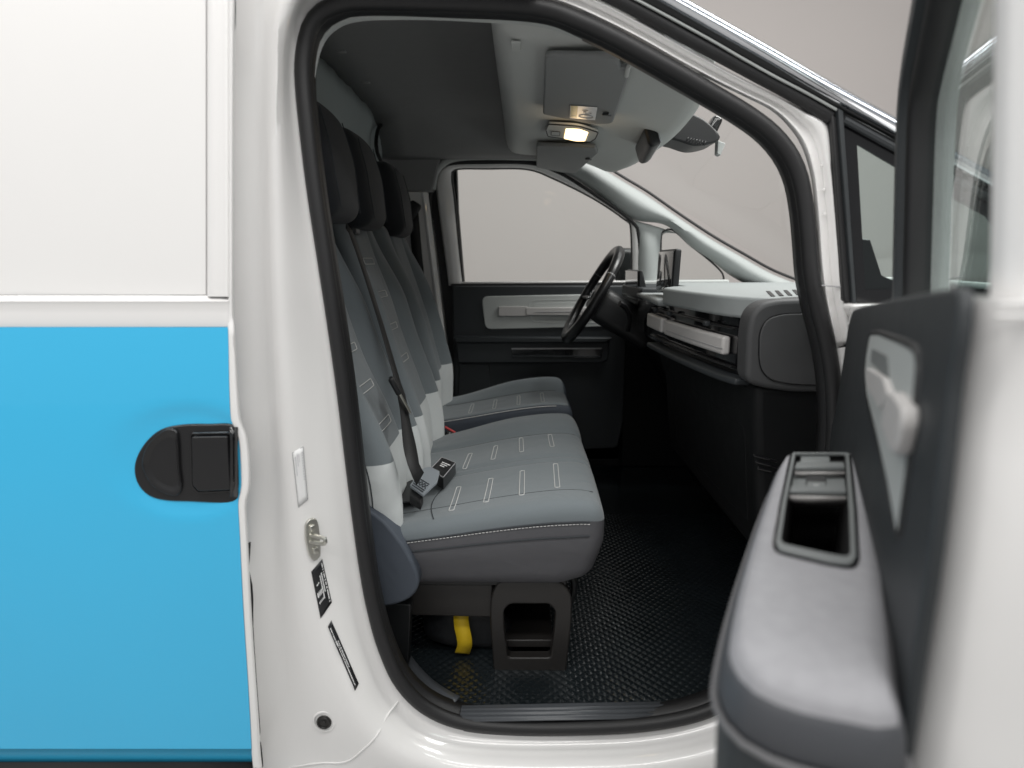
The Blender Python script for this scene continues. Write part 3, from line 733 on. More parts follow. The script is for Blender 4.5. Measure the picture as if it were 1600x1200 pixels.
back_loops(sm_, .655, (.0, -.09, -.18, -.27), .05, bm_)
for surf, (T, hy, hz_, yc, zc_), par in ((sn, dn_, bn), (sm_, dm_, bm_)):
    tubes('backrest_seam', [[surf(yc + s * hy * .50, lerp(.08, -.56, i / 24), .0002) for i in range(25)] for s in (-1, 1)], .0013, SEAM, par, sec=5)
T, hy, hz_, yc, zc_ = dn_
def nside(Zr, back): p = fn_n(V((T / 2 - back, -hy, Zr - zc_))); return V((p.x, p.y - .0012, p.z))
tubes('backrest_side_seam', [[nside(lerp(.05, -.60, i / 26), .032) for i in range(27)]], .0014, SEAM, ben)
tubes('backrest_side_stitching', dashes([nside(lerp(.05, -.60, i / 26), .042) for i in range(27)], .0045, .003), .0009, THREAD, ben, sec=4)
# recliner side shield under the near backrest
sh = [(540, 760), (572, 793), (600, 815), (628, 850), (645, 880), (654, 905), (650, 925), (632, 940), (600, 948), (560, 948), (530, 900)]
prism('recliner_shield', spl(PY(sh, .088), 50, True), (0, .06, 0), FABN, ben, bevel=.016)
# bench frame under the cushion
prism('bench_frame', PY(((640, 905), (770, 905), (770, 965), (640, 962)), .17), (0, .60, 0), BRACKET, ben, bevel=.004)
prism('rear_leg', rnd(PY(((590, 940), (642, 945), (638, 1042), (608, 1046), (600, 1020)), .13), .006), (0, .03, 0), BLACK, ben, bevel=.003)
def pedestal(y):
    o = rnd(PY(((778, 908), (878, 908), (894, 930), (893, 975), (884, 1054), (772, 1054), (766, 975), (766, 935)), y), [.02, .02, .02, .02, .004, .004, .02, .02], 4)
    i = rnd(PY(((797, 944), (858, 944), (868, 955), (866, 985), (860, 1028), (794, 1028), (788, 985), (787, 955)), y), [.008] * 8, 4)
    return ringplate('pedestal', o, i, (0, .028, 0), BRACKET, ben, bevel=.004)
pedestal(.155); 
o2 = pedestal(.155); o2.location = (0, .50, 0)
prism('pedestal_crossbar', PY(((790, 1000), (864, 1000), (862, 1012), (792, 1012)), .19), (0, .46, 0), BRACKET, ben, bevel=.003)
tube('wiring_loom', spl([(.10, .20, Z(-.66)), (.118, .205, Z(-.70)), (.122, .21, Z(-.74)), (.112, .22, Z(-.78)), (.10, .24, Z(-.9))], 24), .008, BLACK, ben, sec=8)
prism('cushion_pan', [(-.34, .16, Z(-.70)), (.10, .16, Z(-.70)), (.10, .84, Z(-.70)), (-.34, .84, Z(-.70))], (0, 0, .05), BLACK, ben)
# ---- driver seat
drv = thing('driver_seat', 'grey driver seat beyond the bench, behind the steering wheel', 'seat', (-.1, 1.22, Z(-.905)), 'cab seats')
DY0, DY1 = .975, 1.475
ztd, dfn, dd, dcov = cushion(drv, DY0, DY1, 0, .022, .026, ((1.10, .010, .004), (1.34, .010, .004)), FABN, .008)
liftd = lambda p: V((p.x, p.y, Z(ztd(p.x, p.y) + .0008)))
loops('stitched_loop', liftd, [[(x - .0055, 1.14), (x + .0055, 1.14), (x + .0055, 1.29), (x - .0055, 1.29)] for x in (-.19, -.10, -.01, .08)], dcov)
tubes('cushion_seam', [[liftd(V((x, y, 0))) for x in [-.30 + .44 * i / 16 for i in range(17)]] for y in (1.10, 1.34)], .0013, SEAM, dcov, sec=5)
tubes('cushion_piping', [[dfn(V((x - dd[3], -dd[1], dd[2] - .009))) for x in [-.30 + .42 * i / 16 for i in range(17)]]], .0016, THREAD, dcov, sec=5)
bd, sdv, fn_d, ddv = backrest('backrest', drv, 1.0, 1.45, PD, .13, bol=.035)
head(drv, 1.215, .27, -.425)
tubes('backrest_seam', [[sdv(ddv[3] + s * ddv[1] * .50, lerp(.08, -.56, i / 24), .0002) for i in range(25)] for s in (-1, 1)], .0013, SEAM, bd, sec=5)
prism('seat_plinth', [(-.33, 1.03, Z(-.905)), (.08, 1.03, Z(-.905)), (.10, 1.03, Z(-.66)), (-.36, 1.03, Z(-.66))], (0, .38, 0), BLACK, drv, bevel=.01)
# ---- belts and buckles
blt = thing('seat_belt', 'black middle seat belt hanging down between the two bench backrests', 'seat belt', sm_(.5, -.5))
def onbk(px, py, X): return onX(px, py, X)
bp = [(541, 352), (548, 362), (562, 400), (580, 455), (600, 520), (620, 590), (628, 620), (636, 665), (645, 720), (657, 748)]
def onback(px, py, tab, out):                 # where the pixel's ray meets a backrest profile
    X = -.35
    for _ in range(14):
        p = onX(px, py, X); X = .5 * X + .5 * (pw(tab, p.z - ZC) + out)
    return onX(px, py, X)
path = [onback(a, b, smooth_tab(PN), (.045, .05, .058, .062, .062, .062, .066, .072, .08, .085)[k]) for k, (a, b) in enumerate(bp)]
def strap(name, path, w, m_, parent, n=40, axis=None, t=.0014):
    P = spl(path, n); rows = []
    for i, p in enumerate(P):
        T_ = (P[min(i + 1, n - 1)] - P[max(i - 1, 0)]).normalized(); a = (axis(i / (n - 1)) if callable(axis) else V(axis)) if axis is not None else V((0, 1, 0))
        a = (a - T_ * a.dot(T_)).normalized(); rows.append([p - a * w / 2, p, p + a * w / 2])
    return loft(name, rows, m_, parent, solid=t, sharp=70)
strap('webbing', path, .038, BELT, blt, axis=lambda t: V((.02 + .38 * sstep(.72, 1, t), 1, 0)))
q = onback(617, 603, PN, .075)
fr_ = frame(q, V((.4, .2, -.9)).normalized(), V((.9, .1, .42)).normalized(), V((0.17, -.97, 0)))
tg = rb('belt_tongue', (.045, .012, .030), .005, fr_, BLACK, blt, n=(2, 1, 2), k=3)
rb('tongue_plate', (.05, .003, .026), .0012, frame(q + V((.022, 0, -.040)), V((.4, .2, -.9)).normalized(), V((.9, .1, .42)).normalized(), V((.17, -.97, 0))), STEEL, tg, n=(1, 1, 1), k=2)
gd = rb('belt_guide', (.05, .06, .045), .012, frame(onback(545, 356, PN, .0), (1, 0, 0), (0, 1, 0), (0, 0, 1)), BLACK, blt, n=(2, 2, 2), k=3)
# buckle lying on the cushion
q = onZ(676, 745, Z(-.532))
bk_ = thing('belt_buckle', 'dark seat belt buckle on grey webbing lying on the bench cushion', 'buckle', q)
hb = Z(-.512)
A_ = [onZ(a, b, hb) for a, b in ((690, 714), (712.5, 723), (692.5, 747), (672, 733))]
body = prism('buckle_body', rnd(A_, .004, 3), (0, 0, -.030), SATINB, bk_, bevel=.0025)
ins = [A_[0].lerp(A_[2], t) for t in (0, 1)]
ctr_ = sum(A_, V((0, 0, 0))) / 4
tube('buckle_edge', rnd([p.lerp(ctr_, .04) + V((0, 0, .0004)) for p in A_], .004, 3), .0012, PRINTG, body, True, sec=5)
e1 = (A_[1] - A_[0]); e2 = (A_[3] - A_[0])
bars('buckle_print', [[A_[0] + e1 * u0 + e2 * v0 + V((0, 0, .0012)), A_[0] + e1 * u1 + e2 * v0 + V((0, 0, .0012)), A_[0] + e1 * u1 + e2 * (v0 + .055) + V((0, 0, .0012)), A_[0] + e1 * u0 + e2 * (v0 + .055) + V((0, 0, .0012))] for u0, u1, v0 in ((.28, .48, .30), (.50, .84, .30), (.30, .46, .42), (.48, .72, .42), (.32, .62, .54))], PRINT, body)
wq = [onZ(a, b, hb + .006) for a, b in ((662, 731), (672, 729), (687, 736), (683, 752), (661, 773), (640, 758))]
pad = prism('webbing_loop', rnd(wq, [.006, .004, .006, .004, .006, .006], 3), (0, 0, -.006), WEBB, bk_, bevel=.002)
wx = lambda a, b: onZ(a, b, hb + .0075)
z1_ = [[wx(652.5, 745.5), wx(670.5, 756.5)], [wx(644, 757.5), wx(661, 768.5)], [wx(646, 754.5), wx(663, 766)]]
n_ = 4
top_ = [wx(lerp(651, 669, k / n_), lerp(747, 758, k / n_)) for k in range(n_ + 1)]; bot_ = [wx(lerp(647, 664.5, k / n_), lerp(752.5, 763.5, k / n_)) for k in range(n_ + 1)]
for k in range(n_): z1_ += [[top_[k], bot_[k + 1]], [bot_[k], top_[k + 1]]]
tubes('cross_stitching', z1_, .0011, SEAM, pad, sec=5)
prism('webbing_end', [onZ(a, b, hb - .004) for a, b in ((641, 760), (661, 774), (657, 784), (640, 774))], (0, 0, -.022), BELT, bk_, bevel=.004)
prism('buckle_strap_slot', [onZ(a, b, Z(-.545)) for a, b in ((620, 764), (645, 752), (660, 786), (625, 788))], (0, 0, .006), BLACK, bk_, bevel=.002)
rb2 = thing('belt_buckle', 'dark belt buckle with red button between bench and driver seat', 'buckle', onX(705, 672, -.13))
q = onY(704, 679, .925)
b3 = rb('buckle_body', (.055, .022, .085), .006, frame(q + V((-.01, 0, -.035)), V((.8, 0, -.45)).normalized(), (0, 1, 0), V((.5, 0, .85)).normalized()), BLACK, rb2, n=(2, 1, 2), k=3)
tube('red_button', [onY(695, 667, .912), onY(711, 676, .912)], .0042, REDP, b3, sec=8)
tube('buckle_plate', [onY(703, 676, .905), onY(699, 686, .905)], .0022, PALE, b3, sec=6)
rb3 = thing('belt_stalk', 'dark buckle stalk at the outer side of the driver seat', 'buckle', onY(705, 615, 1.5))
prism('stalk', PY(((700, 612), (712, 626), (700, 640), (690, 630)), 1.52), (0, .02, 0), BLACK, rb3, bevel=.003)
# far shoulder belt hanging on the pillar
fb = thing('shoulder_belt', 'black driver shoulder belt hanging along the far pillar', 'seat belt', onY(650, 500, 1.59))
strap('webbing', PY(((646, 330), (652, 400), (660, 470), (668, 540)), 1.585), .042, BELT, fb, n=14, axis=(1, 0, 0))
rb('belt_anchor', (.05, .03, .07), .012, frame(onY(645, 328, 1.585), V((.8, 0, -.5)).normalized(), (0, 1, 0), V((.5, 0, .8)).normalized()), BLACK, fb, n=(2, 2, 2), k=3)
# ---- tool bag with the yellow strap
bag = thing('tool_bag', 'black nylon bag with yellow strap stowed under the bench', 'bag', (-.12, .35, Z(-.905)))
def bagfn(p):
    a = p + V((.010 * math.sin(p.y * 35 + p.z * 30), .006 * math.sin(p.x * 40), .010 * math.sin(p.x * 30 + 1) * math.cos(p.y * 22)))
    return V((-.135 + a.x * (1 - .25 * sstep(-.04, .06, p.z)), .36 + a.y, Z(-.825) + a.z - .015 * sstep(0, .1, p.x)))
rb('bag_body', (.22, .30, .15), .05, bagfn, BAGM, bag, n=(16, 16, 10), k=6)
yp = [onY(a, b, y) for a, b, y in ((720, 955, .20), (721, 975, .195), (725, 995, .19), (726, 1008, .19), (722, 1020, .20))]
strap('yellow_strap', yp, .034, YELLOW, bag, n=24, axis=(1, 0.1, 0), t=.002)

# ================================================================== overhead console, visors, lamp, mirror
ovh = thing('overhead_console', 'pale grey overhead panel across the front of the dark headliner', 'console', (.12, .8, Z(.44)))
SECX = [(-.062, .56), (-.058, .46), (-.052, .43), (-.040, .411), (-.018, .402), (.06, .394), (.15, .384), (.22, .368), (.275, .346), (.305, .333), (.325, .340), (.335, .37), (.335, .42)]
YS = [(.075, .075), (.085, .045), (.10, .022), (.125, .008), (.16, .001), (.3, 0), (.5, 0), (.82, .004), (1.2, 0), (1.38, .002), (1.45, .012), (1.50, .028), (1.535, .05)]
rows = []
for y, up in YS:
    bowx = .10 * (1 - ((y - .82) / .74) ** 2)
    lim = lambda x: .375 - (x - .27) * .53 + .4 * sstep(.10, .30, y) + (.2 if x < .12 else .2 * sstep(.25, .12, x))   # stay under the raked roof edge
    rows.append([V((x + (bowx * sstep(.1, .33, x)), y, Z(min(z + up, .555, lim(x))))) for x, z in SECX])
cols = [spl(r, 40) for r in rows]
loftpath('console_shell', cols, 60, CONSOLE, ovh, solid=.003, sharp=80)
nC = V((.146, 0, 1)).normalized(); pC = V((0, 0, Z(.397)))
def onC(px, py, dz=0): return onP(px, py, pC - nC * dz, nC)
q = onC(806, 72, .004)
rb('access_cap', (.018, .05, .004), .0018, frame(q, (1, 0, 0), (0, 1, 0), nC), CONSOLE, ovh, n=(1, 2, 1), k=2)
def visor(lbl, out, rr_, knob, tagq=None):
    P = rnd([onC(a, b, .016) for a, b in out], rr_, 5); c = sum(P, V((0, 0, 0))) / len(P)
    v_ = thing('sun_visor', lbl, 'sun visor', c, 'sun visors')
    prism('visor_board', P, nC * .013, VISOR, v_, bevel=.005)
    k = onC(*knob, .022)
    rb('visor_grip', (.016, .010, .007), .003, frame(k, (1, 0, 0), (0, 1, 0), nC), BLACK, v_, n=(1, 1, 1), k=3)
    tube('grip_pin', [k + V((.006, 0, -.003)), k + V((.014, 0, -.003))], .0022, CHROME, v_, sec=6)
    return v_
nv = visor('folded grey sun visor carrying a small sticker, nearest the doorway', [(851, 88), (966, 91), (969, 108), (986, 112), (957, 194), (925, 195), (848, 179)], [.02, .012, .004, .012, .02, .02, .008], (946, 178))
sq = [(891, 164.5), (933.5, 167.5), (930, 187.5), (890, 184)]
P = [onC(a, b, .0172) for a, b in sq]
stv = prism('visor_sticker', P, -nC * .0006, STICKW, nv, bevel=0, smooth=False)
bl = lambda u, v_: onC(*bil(sq, u, v_), .0186)
bars('sticker_band', [[bl(.02, .03), bl(.28, .03), bl(.28, .97), bl(.02, .97)]], STICKY, stv)
bars('sticker_print', [[bl(a, b), bl(c, b), bl(c, d), bl(a, d)] for a, b, c, d in ((.45, .3, .68, .36), (.5, .42, .62, .5), (.75, .5, .82, .56), (.05, .78, .24, .84), (.55, .6, .75, .64))], PRINTG, stv)
tube('sticker_ring', [bl(.62 + .28 * math.cos(t * .314), .8 + .12 * math.sin(t * .314)) for t in range(20)], .0007, PRINTG, stv, True, sec=4)
tube('visor_pivot', spl([onC(1002, 98, .004), onC(992, 100, .012), onC(983, 103, .016), onC(979, 118, .017)], 16), .0045, CONSOLE, nv, sec=8)
fv = visor('folded grey sun visor on the driver side, beside the lit lamp', [(838, 228), (930, 231), (934, 240), (900, 271), (880, 270), (838, 262)], [.012, .01, .01, .012, .012, .012], (918, 248))
lmp = thing('map_lamp', 'lit warm map lamp with switch, between the two sun visors', 'lamp', onC(895, 208))
P = rnd([onC(a, b, .006) for a, b in ((857, 194), (905, 197), (935, 207), (930, 217), (922, 222), (856, 213), (853, 203))], [.008, .02, .012, .01, .01, .01, .008], 4)
prism('lamp_bezel', P, nC * .008, CONSOLE, lmp, bevel=.002)
tube('bezel_gap', P, .0018, DARKTRIM, lmp, True, sec=6)
prism('lamp_lens', rnd([onC(a, b, .0085) for a, b in ((884, 202), (905, 203), (919, 208), (914, 221), (900, 221), (881, 217))], .006, 4), nC * .006, LENS, lmp, bevel=.002)
P = [onC(a, b, .008) for a, b in ((862, 205), (875, 206), (874, 212), (861, 211))]
prism('lamp_switch', rnd(P, .003, 3), nC * .003, CONSOLE, lmp, bevel=.001)
tube('switch_gap', rnd(P, .003, 3), .001, DARKTRIM, lmp, True, sec=5)
l = bpy.data.lights.new('map_lamp_light', 'POINT'); l.energy = .10; l.color = (1, .7, .38); l.shadow_soft_size = .02
lo = bpy.data.objects.new('map_lamp_light', l); COL.objects.link(lo); lo.location = onC(900, 212, .04)
# interior mirror and the sensor housing behind the windscreen
rvm = thing('rear_view_mirror', 'small black rear view mirror hanging at the windscreen top', 'mirror', onY(1010, 226, .80))
q = onY(1011, 226, .80)
ax = V((-.30, .10, .95)).normalized(); bx_ = V((0.05, 1, -.09)).normalized(); cx_ = ax.cross(bx_)
rb('mirror_shell', (.062, .21, .035), .015, frame(q, ax, bx_, cx_), BLACK, rvm, n=(3, 6, 2), k=4)
rb('mirror_glass', (.052, .195, .004), .0018, frame(q - cx_ * .017, ax, bx_, cx_), CHROME, rvm, n=(1, 1, 1), k=2)
tube('mirror_stem', [q + V((.01, 0, .01)), onY(1036, 196, .82)], .008, PALE, rvm, sec=8)
sns = thing('sensor_housing', 'black wedge sensor housing on the windscreen beside the mirror', 'sensor housing', onY(1075, 195, .82))
SP = [(1028, 178), (1046, 160), (1070, 172), (1100, 186), (1122, 206), (1126, 216), (1116, 223), (1088, 228), (1060, 220), (1036, 213), (1026, 200)]
prism('housing_shell', spl(PY(SP, .77), 40, True), (0, .12, 0), BLACK, sns, bevel=.008)
for k in range(7):
    a = (1074 + k * 4.6, 218 + k * 1.0); rb('vent_slot', (.005, .004, .014), .0015, frame(onY(a[0], a[1], .769), V((.9, 0, -.2)), (0, 1, 0), V((.35, 0, .9)).normalized()), GLOSSB, sns, n=(1, 1, 1), k=2)
rb('lens_bracket', (.03, .05, .055), .012, frame(onY(1114, 198, .80), V((.9, 0, -.4)).normalized(), (0, 1, 0), V((.4, 0, .9)).normalized()), GLOSSB, sns, n=(2, 2, 2), k=4)
prism('bracket_foot', PY(((1122, 219), (1134, 224), (1126, 243), (1121, 240)), .80), (0, .03, 0), GREYTRIM, sns, bevel=.002)

# ================================================================== dashboard
dsh = thing('dashboard', 'dark dashboard with pale grey top pad and off-white trim bar', 'dashboard', (.6, .8, Z(-.3)))
def slab(name, plan, z0, z1, m_, par=None, bev=.012, n=None):
    P = [V((x, y, Z(z0))) for x, y in plan]
    if n: P = spl(P, n, True)
    return prism(name, P, (0, 0, z1 - z0), m_, par or dsh, bevel=bev)
slab('upper_deck', [(.56, .05), (1.15, .03), (1.30, .4), (1.36, .82), (1.30, 1.2), (1.15, 1.60), (.56, 1.58)], -.088, -.125, DASHTOP, bev=.015)
slab('passenger_pad', rnd([V((x, y, 0)) for x, y in ((.70, .07), (.485, .11), (.425, .20), (.402, .35), (.384, .50), (.378, .60), (.43, .70), (.54, .76), (.72, .78))], [.01, .06, .05, .05, .05, .02, .02, .03, .01], 4) and
     [(p.x, p.y) for p in rnd([V((x, y, 0)) for x, y in ((.70, .07), (.485, .11), (.425, .20), (.402, .35), (.384, .50), (.378, .60), (.43, .70), (.54, .76), (.72, .78))], [.01, .06, .05, .05, .05, .02, .02, .03, .01], 4)], -.070, -.114, DASHTOP, bev=.018)
slab('centre_shelf', [(.372, .62), (.40, 1.10), (.58, 1.12), (.58, .62)], -.104, -.122, DASHTOP, bev=.008)
CUR = [(.452, .115), (.428, .18), (.413, .27), (.398, .40), (.388, .52), (.380, .64), (.378, .80), (.385, 1.1)]
cur = spl([(x, y, 0) for x, y in CUR], 40)
def curve_band(name, y0, y1, x_in, x_out, z0, z1, m_, bev=.004):
    pts = [p for p in cur if y0 <= p.y <= y1]
    P = [V((p.x - x_out, p.y, Z(z0))) for p in pts] + [V((p.x + x_in, p.y, Z(z0))) for p in reversed(pts)]
    return prism(name, P, (0, 0, z1 - z0), m_, dsh, bevel=bev)
slab('fascia', [(p.x + .022, p.y) for p in cur] + [(.7, 1.1), (.7, .115)], -.112, -.236, GLOSSB, bev=.003)
curve_band('trim_bar', .205, .60, .02, -.002, -.155, -.195, PALE, .006)
curve_band('trim_bar', .615, .80, .02, -.001, -.153, -.193, PALE, .005)
tube('bar_groove', [V((p.x + .0015, p.y, Z(-.181))) for p in cur if .19 < p.y < .58], .0012, PRINTG, dsh, sec=5)
for z_ in (-.134, -.214): curve_band('vent_vane', .17, .78, .02, -.008, z_, z_ - .004, SATINB, .0012)
for y_ in (.30, .56, .70):
    p = min(cur, key=lambda c: abs(c.y - y_)); rb('vent_tab', (.014, .02, .012), .004, frame((p.x + .006, y_, Z(-.136)), (1, 0, 0), (0, 1, 0), (0, 0, 1)), DARKTRIM, dsh, n=(1, 1, 1), k=3)
curve_band('tray_lip', .12, .74, .05, .012, -.232, -.246, DARKTRIM, .005)
curve_band('tray_floor', .12, .74, .05, -.012, -.2325, -.236, BLACK, .001)
ENDC = [(1166, 590), (1168, 520), (1174, 490), (1190, 474), (1216, 468), (1300, 465), (1400, 466), (1400, 615), (1235, 613), (1195, 607), (1174, 601)]
CAPM = mat('dash_cap', (.050, .051, .053), .6, bump=(600, .3), var=.06)
prism('end_cap', rnd(PY(ENDC, .088), .02, 4), (0, .06, 0), CAPM, dsh, bevel=.012)
ENDP = [(1187, 560), (1188, 520), (1198, 499), (1222, 491), (1300, 489), (1380, 489), (1380, 603), (1240, 601), (1205, 594), (1191, 580)]
pn = rnd(PY(ENDP, .083), .02, 4)
prism('airbag_panel', pn, (0, .012, 0), CAPM, dsh, bevel=.002)
tube('panel_gap', [p + V((0, .0036, 0)) for p in pn], .0018, GLOSSB, dsh, True, sec=6)
pr = [(.455, -.236), (.462, -.32), (.480, -.50), (.492, -.60), (.53, -.625), (.95, -.63), (.95, -.13), (.5, -.13), (.5, -.236)]
prism('glovebox_body', [V((x, .10, Z(z))) for x, z in pr], (0, .80, 0), DASHLOW, dsh, bevel=.016)
tube('glovebox_gap', rnd([V((x - .0005, y, Z(z))) for x, z, y in ((.465, -.34, .16), (.486, -.55, .16), (.486, -.55, .78), (.465, -.34, .78))], .02), .0012, DASHLOW, dsh, True, sec=5)
for k in range(3):
    rb('side_vent', (.05, .004, .006), .0018, frame(onY(1196 + k * 3, 716 + k * 10, .099), V((.9, 0, -.25)).normalized(), (0, 1, 0), (0, 0, 1)), GLOSSB, dsh, n=(1, 1, 1), k=2)
prism('driver_lower_panel', [V((x, .90, Z(z))) for x, z in ((.42, -.125), (.42, -.22), (.50, -.34), (.60, -.50), (.78, -.56), (.95, -.55), (.95, -.12))], (0, .66, 0), DASHLOW, dsh, bevel=.02)
prism('centre_console', spl([V((x, .84, Z(z))) for x, z in ((.45, -.24), (.49, -.42), (.53, -.56), (.60, -.70), (.70, -.82), (.95, -.86), (.98, -.5), (.95, -.2), (.6, -.16))], 50, True), (0, .09, 0), DASHLOW, dsh, bevel=.012)
slab('cluster_shelf', [(.40, 1.02), (.40, 1.42), (.60, 1.42), (.60, 1.02)], -.088, -.13, DARKTRIM, bev=.008)
# defroster slots
sp0 = rnd([onZ(a, b, Z(-.0695)) for a, b in ((1190, 462), (1199, 456), (1262, 453), (1268, 466), (1204, 469))], .012, 4)
for k in range(5):
    a = onZ(1200 + 13.5 * k, 455.0 - .7 * k, Z(-.0692)); b_ = onZ(1208 + 13.5 * k, 463.0 - .7 * k, Z(-.0692))
    dv = (b_ - a).normalized(); sd_ = V((-dv.y, dv.x, 0))
    prism('defroster_slot', [a - sd_ * .004, b_ - sd_ * .004, b_ + sd_ * .004, a + sd_ * .004], (0, 0, .0008), SEAL, dsh, bevel=0)
# displays
dis = thing('centre_display', 'upright black central display standing on the dashboard top', 'display', (.45, .8, Z(-.1)))
fd = frame((.438, .80, Z(-.030)), V((1, 0, -.03)), (0.02, 1, 0), V((.03, 0, 1)))
rb('display_shell', (.020, .225, .128), .006, fd, BLACK, dis, n=(2, 4, 3), k=3)
rb('display_glass', (.003, .212, .116), .001, lambda p: fd(p + V((-.0105, 0, 0))), SCREEN, dis, n=(1, 1, 1), k=2)
rb('display_foot', (.05, .10, .04), .01, frame((.47, .80, Z(-.095)), (1, 0, 0), (0, 1, 0), (0, 0, 1)), BLACK, dis, n=(2, 2, 2), k=3)
clu = thing('instrument_cluster', 'small black instrument display behind the steering wheel', 'display', (.44, 1.2, Z(-.09)))
prism('cluster_shell', PY(((999, 423), (1004, 422), (1013, 462), (1008, 470), (998, 470)), 1.10), (0, .26, 0), BLACK, clu, bevel=.004)
prism('cluster_glass', [onY(998, 424, 1.102) + V((-.0045, 0, 0)), onY(997.5, 463, 1.102) + V((-.0045, 0, 0)), onY(997.5, 463, 1.102) + V((-.0045, .252, 0)), onY(998, 424, 1.102) + V((-.0045, .252, 0))], (.003, 0, 0), SCREEN, clu, bevel=.0005)
# ================================================================== steering wheel
SC = onY(925, 461, 1.215)
stw = thing('steering_wheel', 'black steering wheel with silver lower spoke and hub emblem', 'steering wheel', SC)
up = V((.50, 0, .866)); sd_ = V((0, 1, 0)); nx = V((-.866, 0, .50))
ring = [SC + up * (.182 * math.cos(t * math.pi / 36)) + sd_ * (.185 * math.sin(t * math.pi / 36)) for t in range(72)]
tube('rim', ring, [.018 + .0015 * math.cos(t * math.pi / 18) for t in range(72)], SATINB, stw, True, sec=14)
hub = rb('hub', (.10, .13, .035), .016, frame(SC - nx * .02, up, sd_, nx), BLACK, stw, n=(3, 3, 2), k=4)
for s_ in (-1, 1):
    tube('spoke', spl([SC - nx * .02 + sd_ * s_ * .05 - up * .01, SC - nx * .012 + sd_ * s_ * .11 - up * .012, SC + sd_ * s_ * .178 - up * .02], 12), [.018 - .005 * i / 11 for i in range(12)], SATINB, stw, sec=10, flat=.6)
tube('spoke', spl([SC - nx * .02 - up * .04, SC - nx * .014 - up * .11, SC - up * .176], 12), .014, PALE, stw, sec=10)
for s_ in (-1, 1): tube('rim_clip', [SC + up * (.182 * math.cos(s_ * rad(62))) + sd_ * (.185 * math.sin(s_ * rad(62))) + nx * .0 + (up * -math.sin(s_ * rad(62)) + sd_ * math.cos(s_ * rad(62))) * (k - .5) * .004 for k in (0, 1)], .0172, PRINTG, stw, sec=14)
em = SC + nx * .004
tube('emblem_ring', [em + up * .016 * math.cos(t * .3142) + sd_ * .026 * math.sin(t * .3142) for t in range(20)], .003, CHROME, hub, True, sec=6)
tubes('emblem_bar', [[em + up * .012 + sd_ * -.008, em - up * .012 + sd_ * -.011], [em + up * .012 + sd_ * .011, em - up * .012 + sd_ * .008], [em + sd_ * -.009, em + sd_ * .009 + up * .003]], .0026, CHROME, hub)
rb('column_shroud', (.13, .12, .26), .035, frame(SC - nx * .15 - up * .015, up, sd_, nx), BLACK, stw, n=(3, 3, 4), k=4)
tube('indicator_stalk', spl([onY(980, 516, 1.10), onY(984, 496, 1.07), onY(977, 480, 1.05), onY(968, 474, 1.04)], 16), [.011 - .002 * math.sin(i / 5) for i in range(16)], SATINB, stw, sec=8)
# ================================================================== far door mirror
mir = thing('door_mirror', 'black exterior door mirror seen through the far window', 'mirror', onY(975, 430, 1.92))
q = onY(975, 415, 1.92)
rb('mirror_housing', (.10, .20, .16), .03, frame(q, (1, 0, 0), V((.1, 1, 0)), V((-.08, 0, 1))), BLACK, mir, n=(3, 3, 3), k=5)
rb('mirror_glass', (.006, .17, .13), .0025, frame(q + V((-.05, 0, 0)), (1, 0, 0), V((.1, 1, 0)), V((-.08, 0, 1))), CHROME, mir, n=(1, 1, 1), k=2)
rb('mirror_arm', (.06, .2, .04), .012, frame(q + V((.0, -.1, -.08)), (1, 0, 0), (0, 1, 0), (0, 0, 1)), BLACK, mir, n=(2, 2, 2), k=3)

# ================================================================== driver door (far side, closed)
ddr = thing('driver_door', 'closed far driver door with dark trim panel and grey insert', 'door', (.2, 1.65, Z(-.6)))
def pY(name, pts, y, t, m_, bev=.004, r=None, par=None):
    P = PY(pts, y); P = rnd(P, r, 4) if r else P
    return prism(name, P, (0, t, 0), m_, par or ddr, bevel=bev)
pY('trim_panel', ((706, 447), (992, 446), (1004, 480), (1000, 540), (985, 610), (965, 700), (712, 715)), 1.600, .06, DARKTRIM, .008, [.008, .01, .02, .02, .02, .02, .01])
pY('belt_moulding', ((704, 443.5), (992, 441), (992, 446), (704, 449)), 1.612, .03, SEAL, .002)
pY('sill_capping', ((712, 440.5), (995, 438.5), (995, 442), (712, 444)), 1.64, .03, WHITE, .003)
ins = pY('door_insert', ((752, 463), (965, 459), (968, 510), (758, 515)), 1.592, .012, GREYTRIM, .004, [.03, .03, .03, .03]); ins['label'] = 'light grey insert'
ringplate('scoop_rim', rnd(PY(((824, 469), (940, 467), (942, 505), (828, 504)), 1.5905), .035, 6), rnd(PY(((832, 474), (936, 472), (937, 500), (835, 499)), 1.594), .028, 6), (0, .004, 0), GREYTRIM, ddr, .001)
pY('scoop', ((832, 474), (936, 472), (937, 500), (835, 499)), 1.5912, .003, GREYTRIM, .001, .02)
pY('pull_handle', ((779, 479), (824, 479), (824, 494), (779, 494)), 1.582, .012, PALE, .002, .003)
pY('pull_strap', ((822, 481), (930, 480), (930, 493), (822, 492.5)), 1.579, .014, PALE, .003, .003)
tube('pull_groove', PY(((836, 487.5), (925, 486.5)), 1.5785), .0015, PRINTG, ddr, sec=5)
lg = prism('door_ledge', PY(((707, 526), (958, 528), (946, 536), (712, 536)), 1.556), (0, .06, 0), DARKTRIM, ddr, bevel=.006)
pY('door_belly', ((712, 534), (952, 534), (950, 562), (940, 567), (716, 567)), 1.572, .04, DARKTRIM, .006, .006)
pY('slot_back', ((799, 544), (942, 544), (940, 559), (800, 558)), 1.5705, .003, GLOSSB, .0005)
tube('slot_trim', PY(((799, 545), (940, 544.5)), 1.569), .0030, PRINTG, ddr, sec=6)
tube('slot_trim', PY(((800, 556.5), (938, 557)), 1.569), .0024, DARKTRIM, ddr, sec=6)
pY('door_pocket', ((718, 568), (764, 570), (766, 620), (716, 640)), 1.594, .02, DARKTRIM, .004, .006)
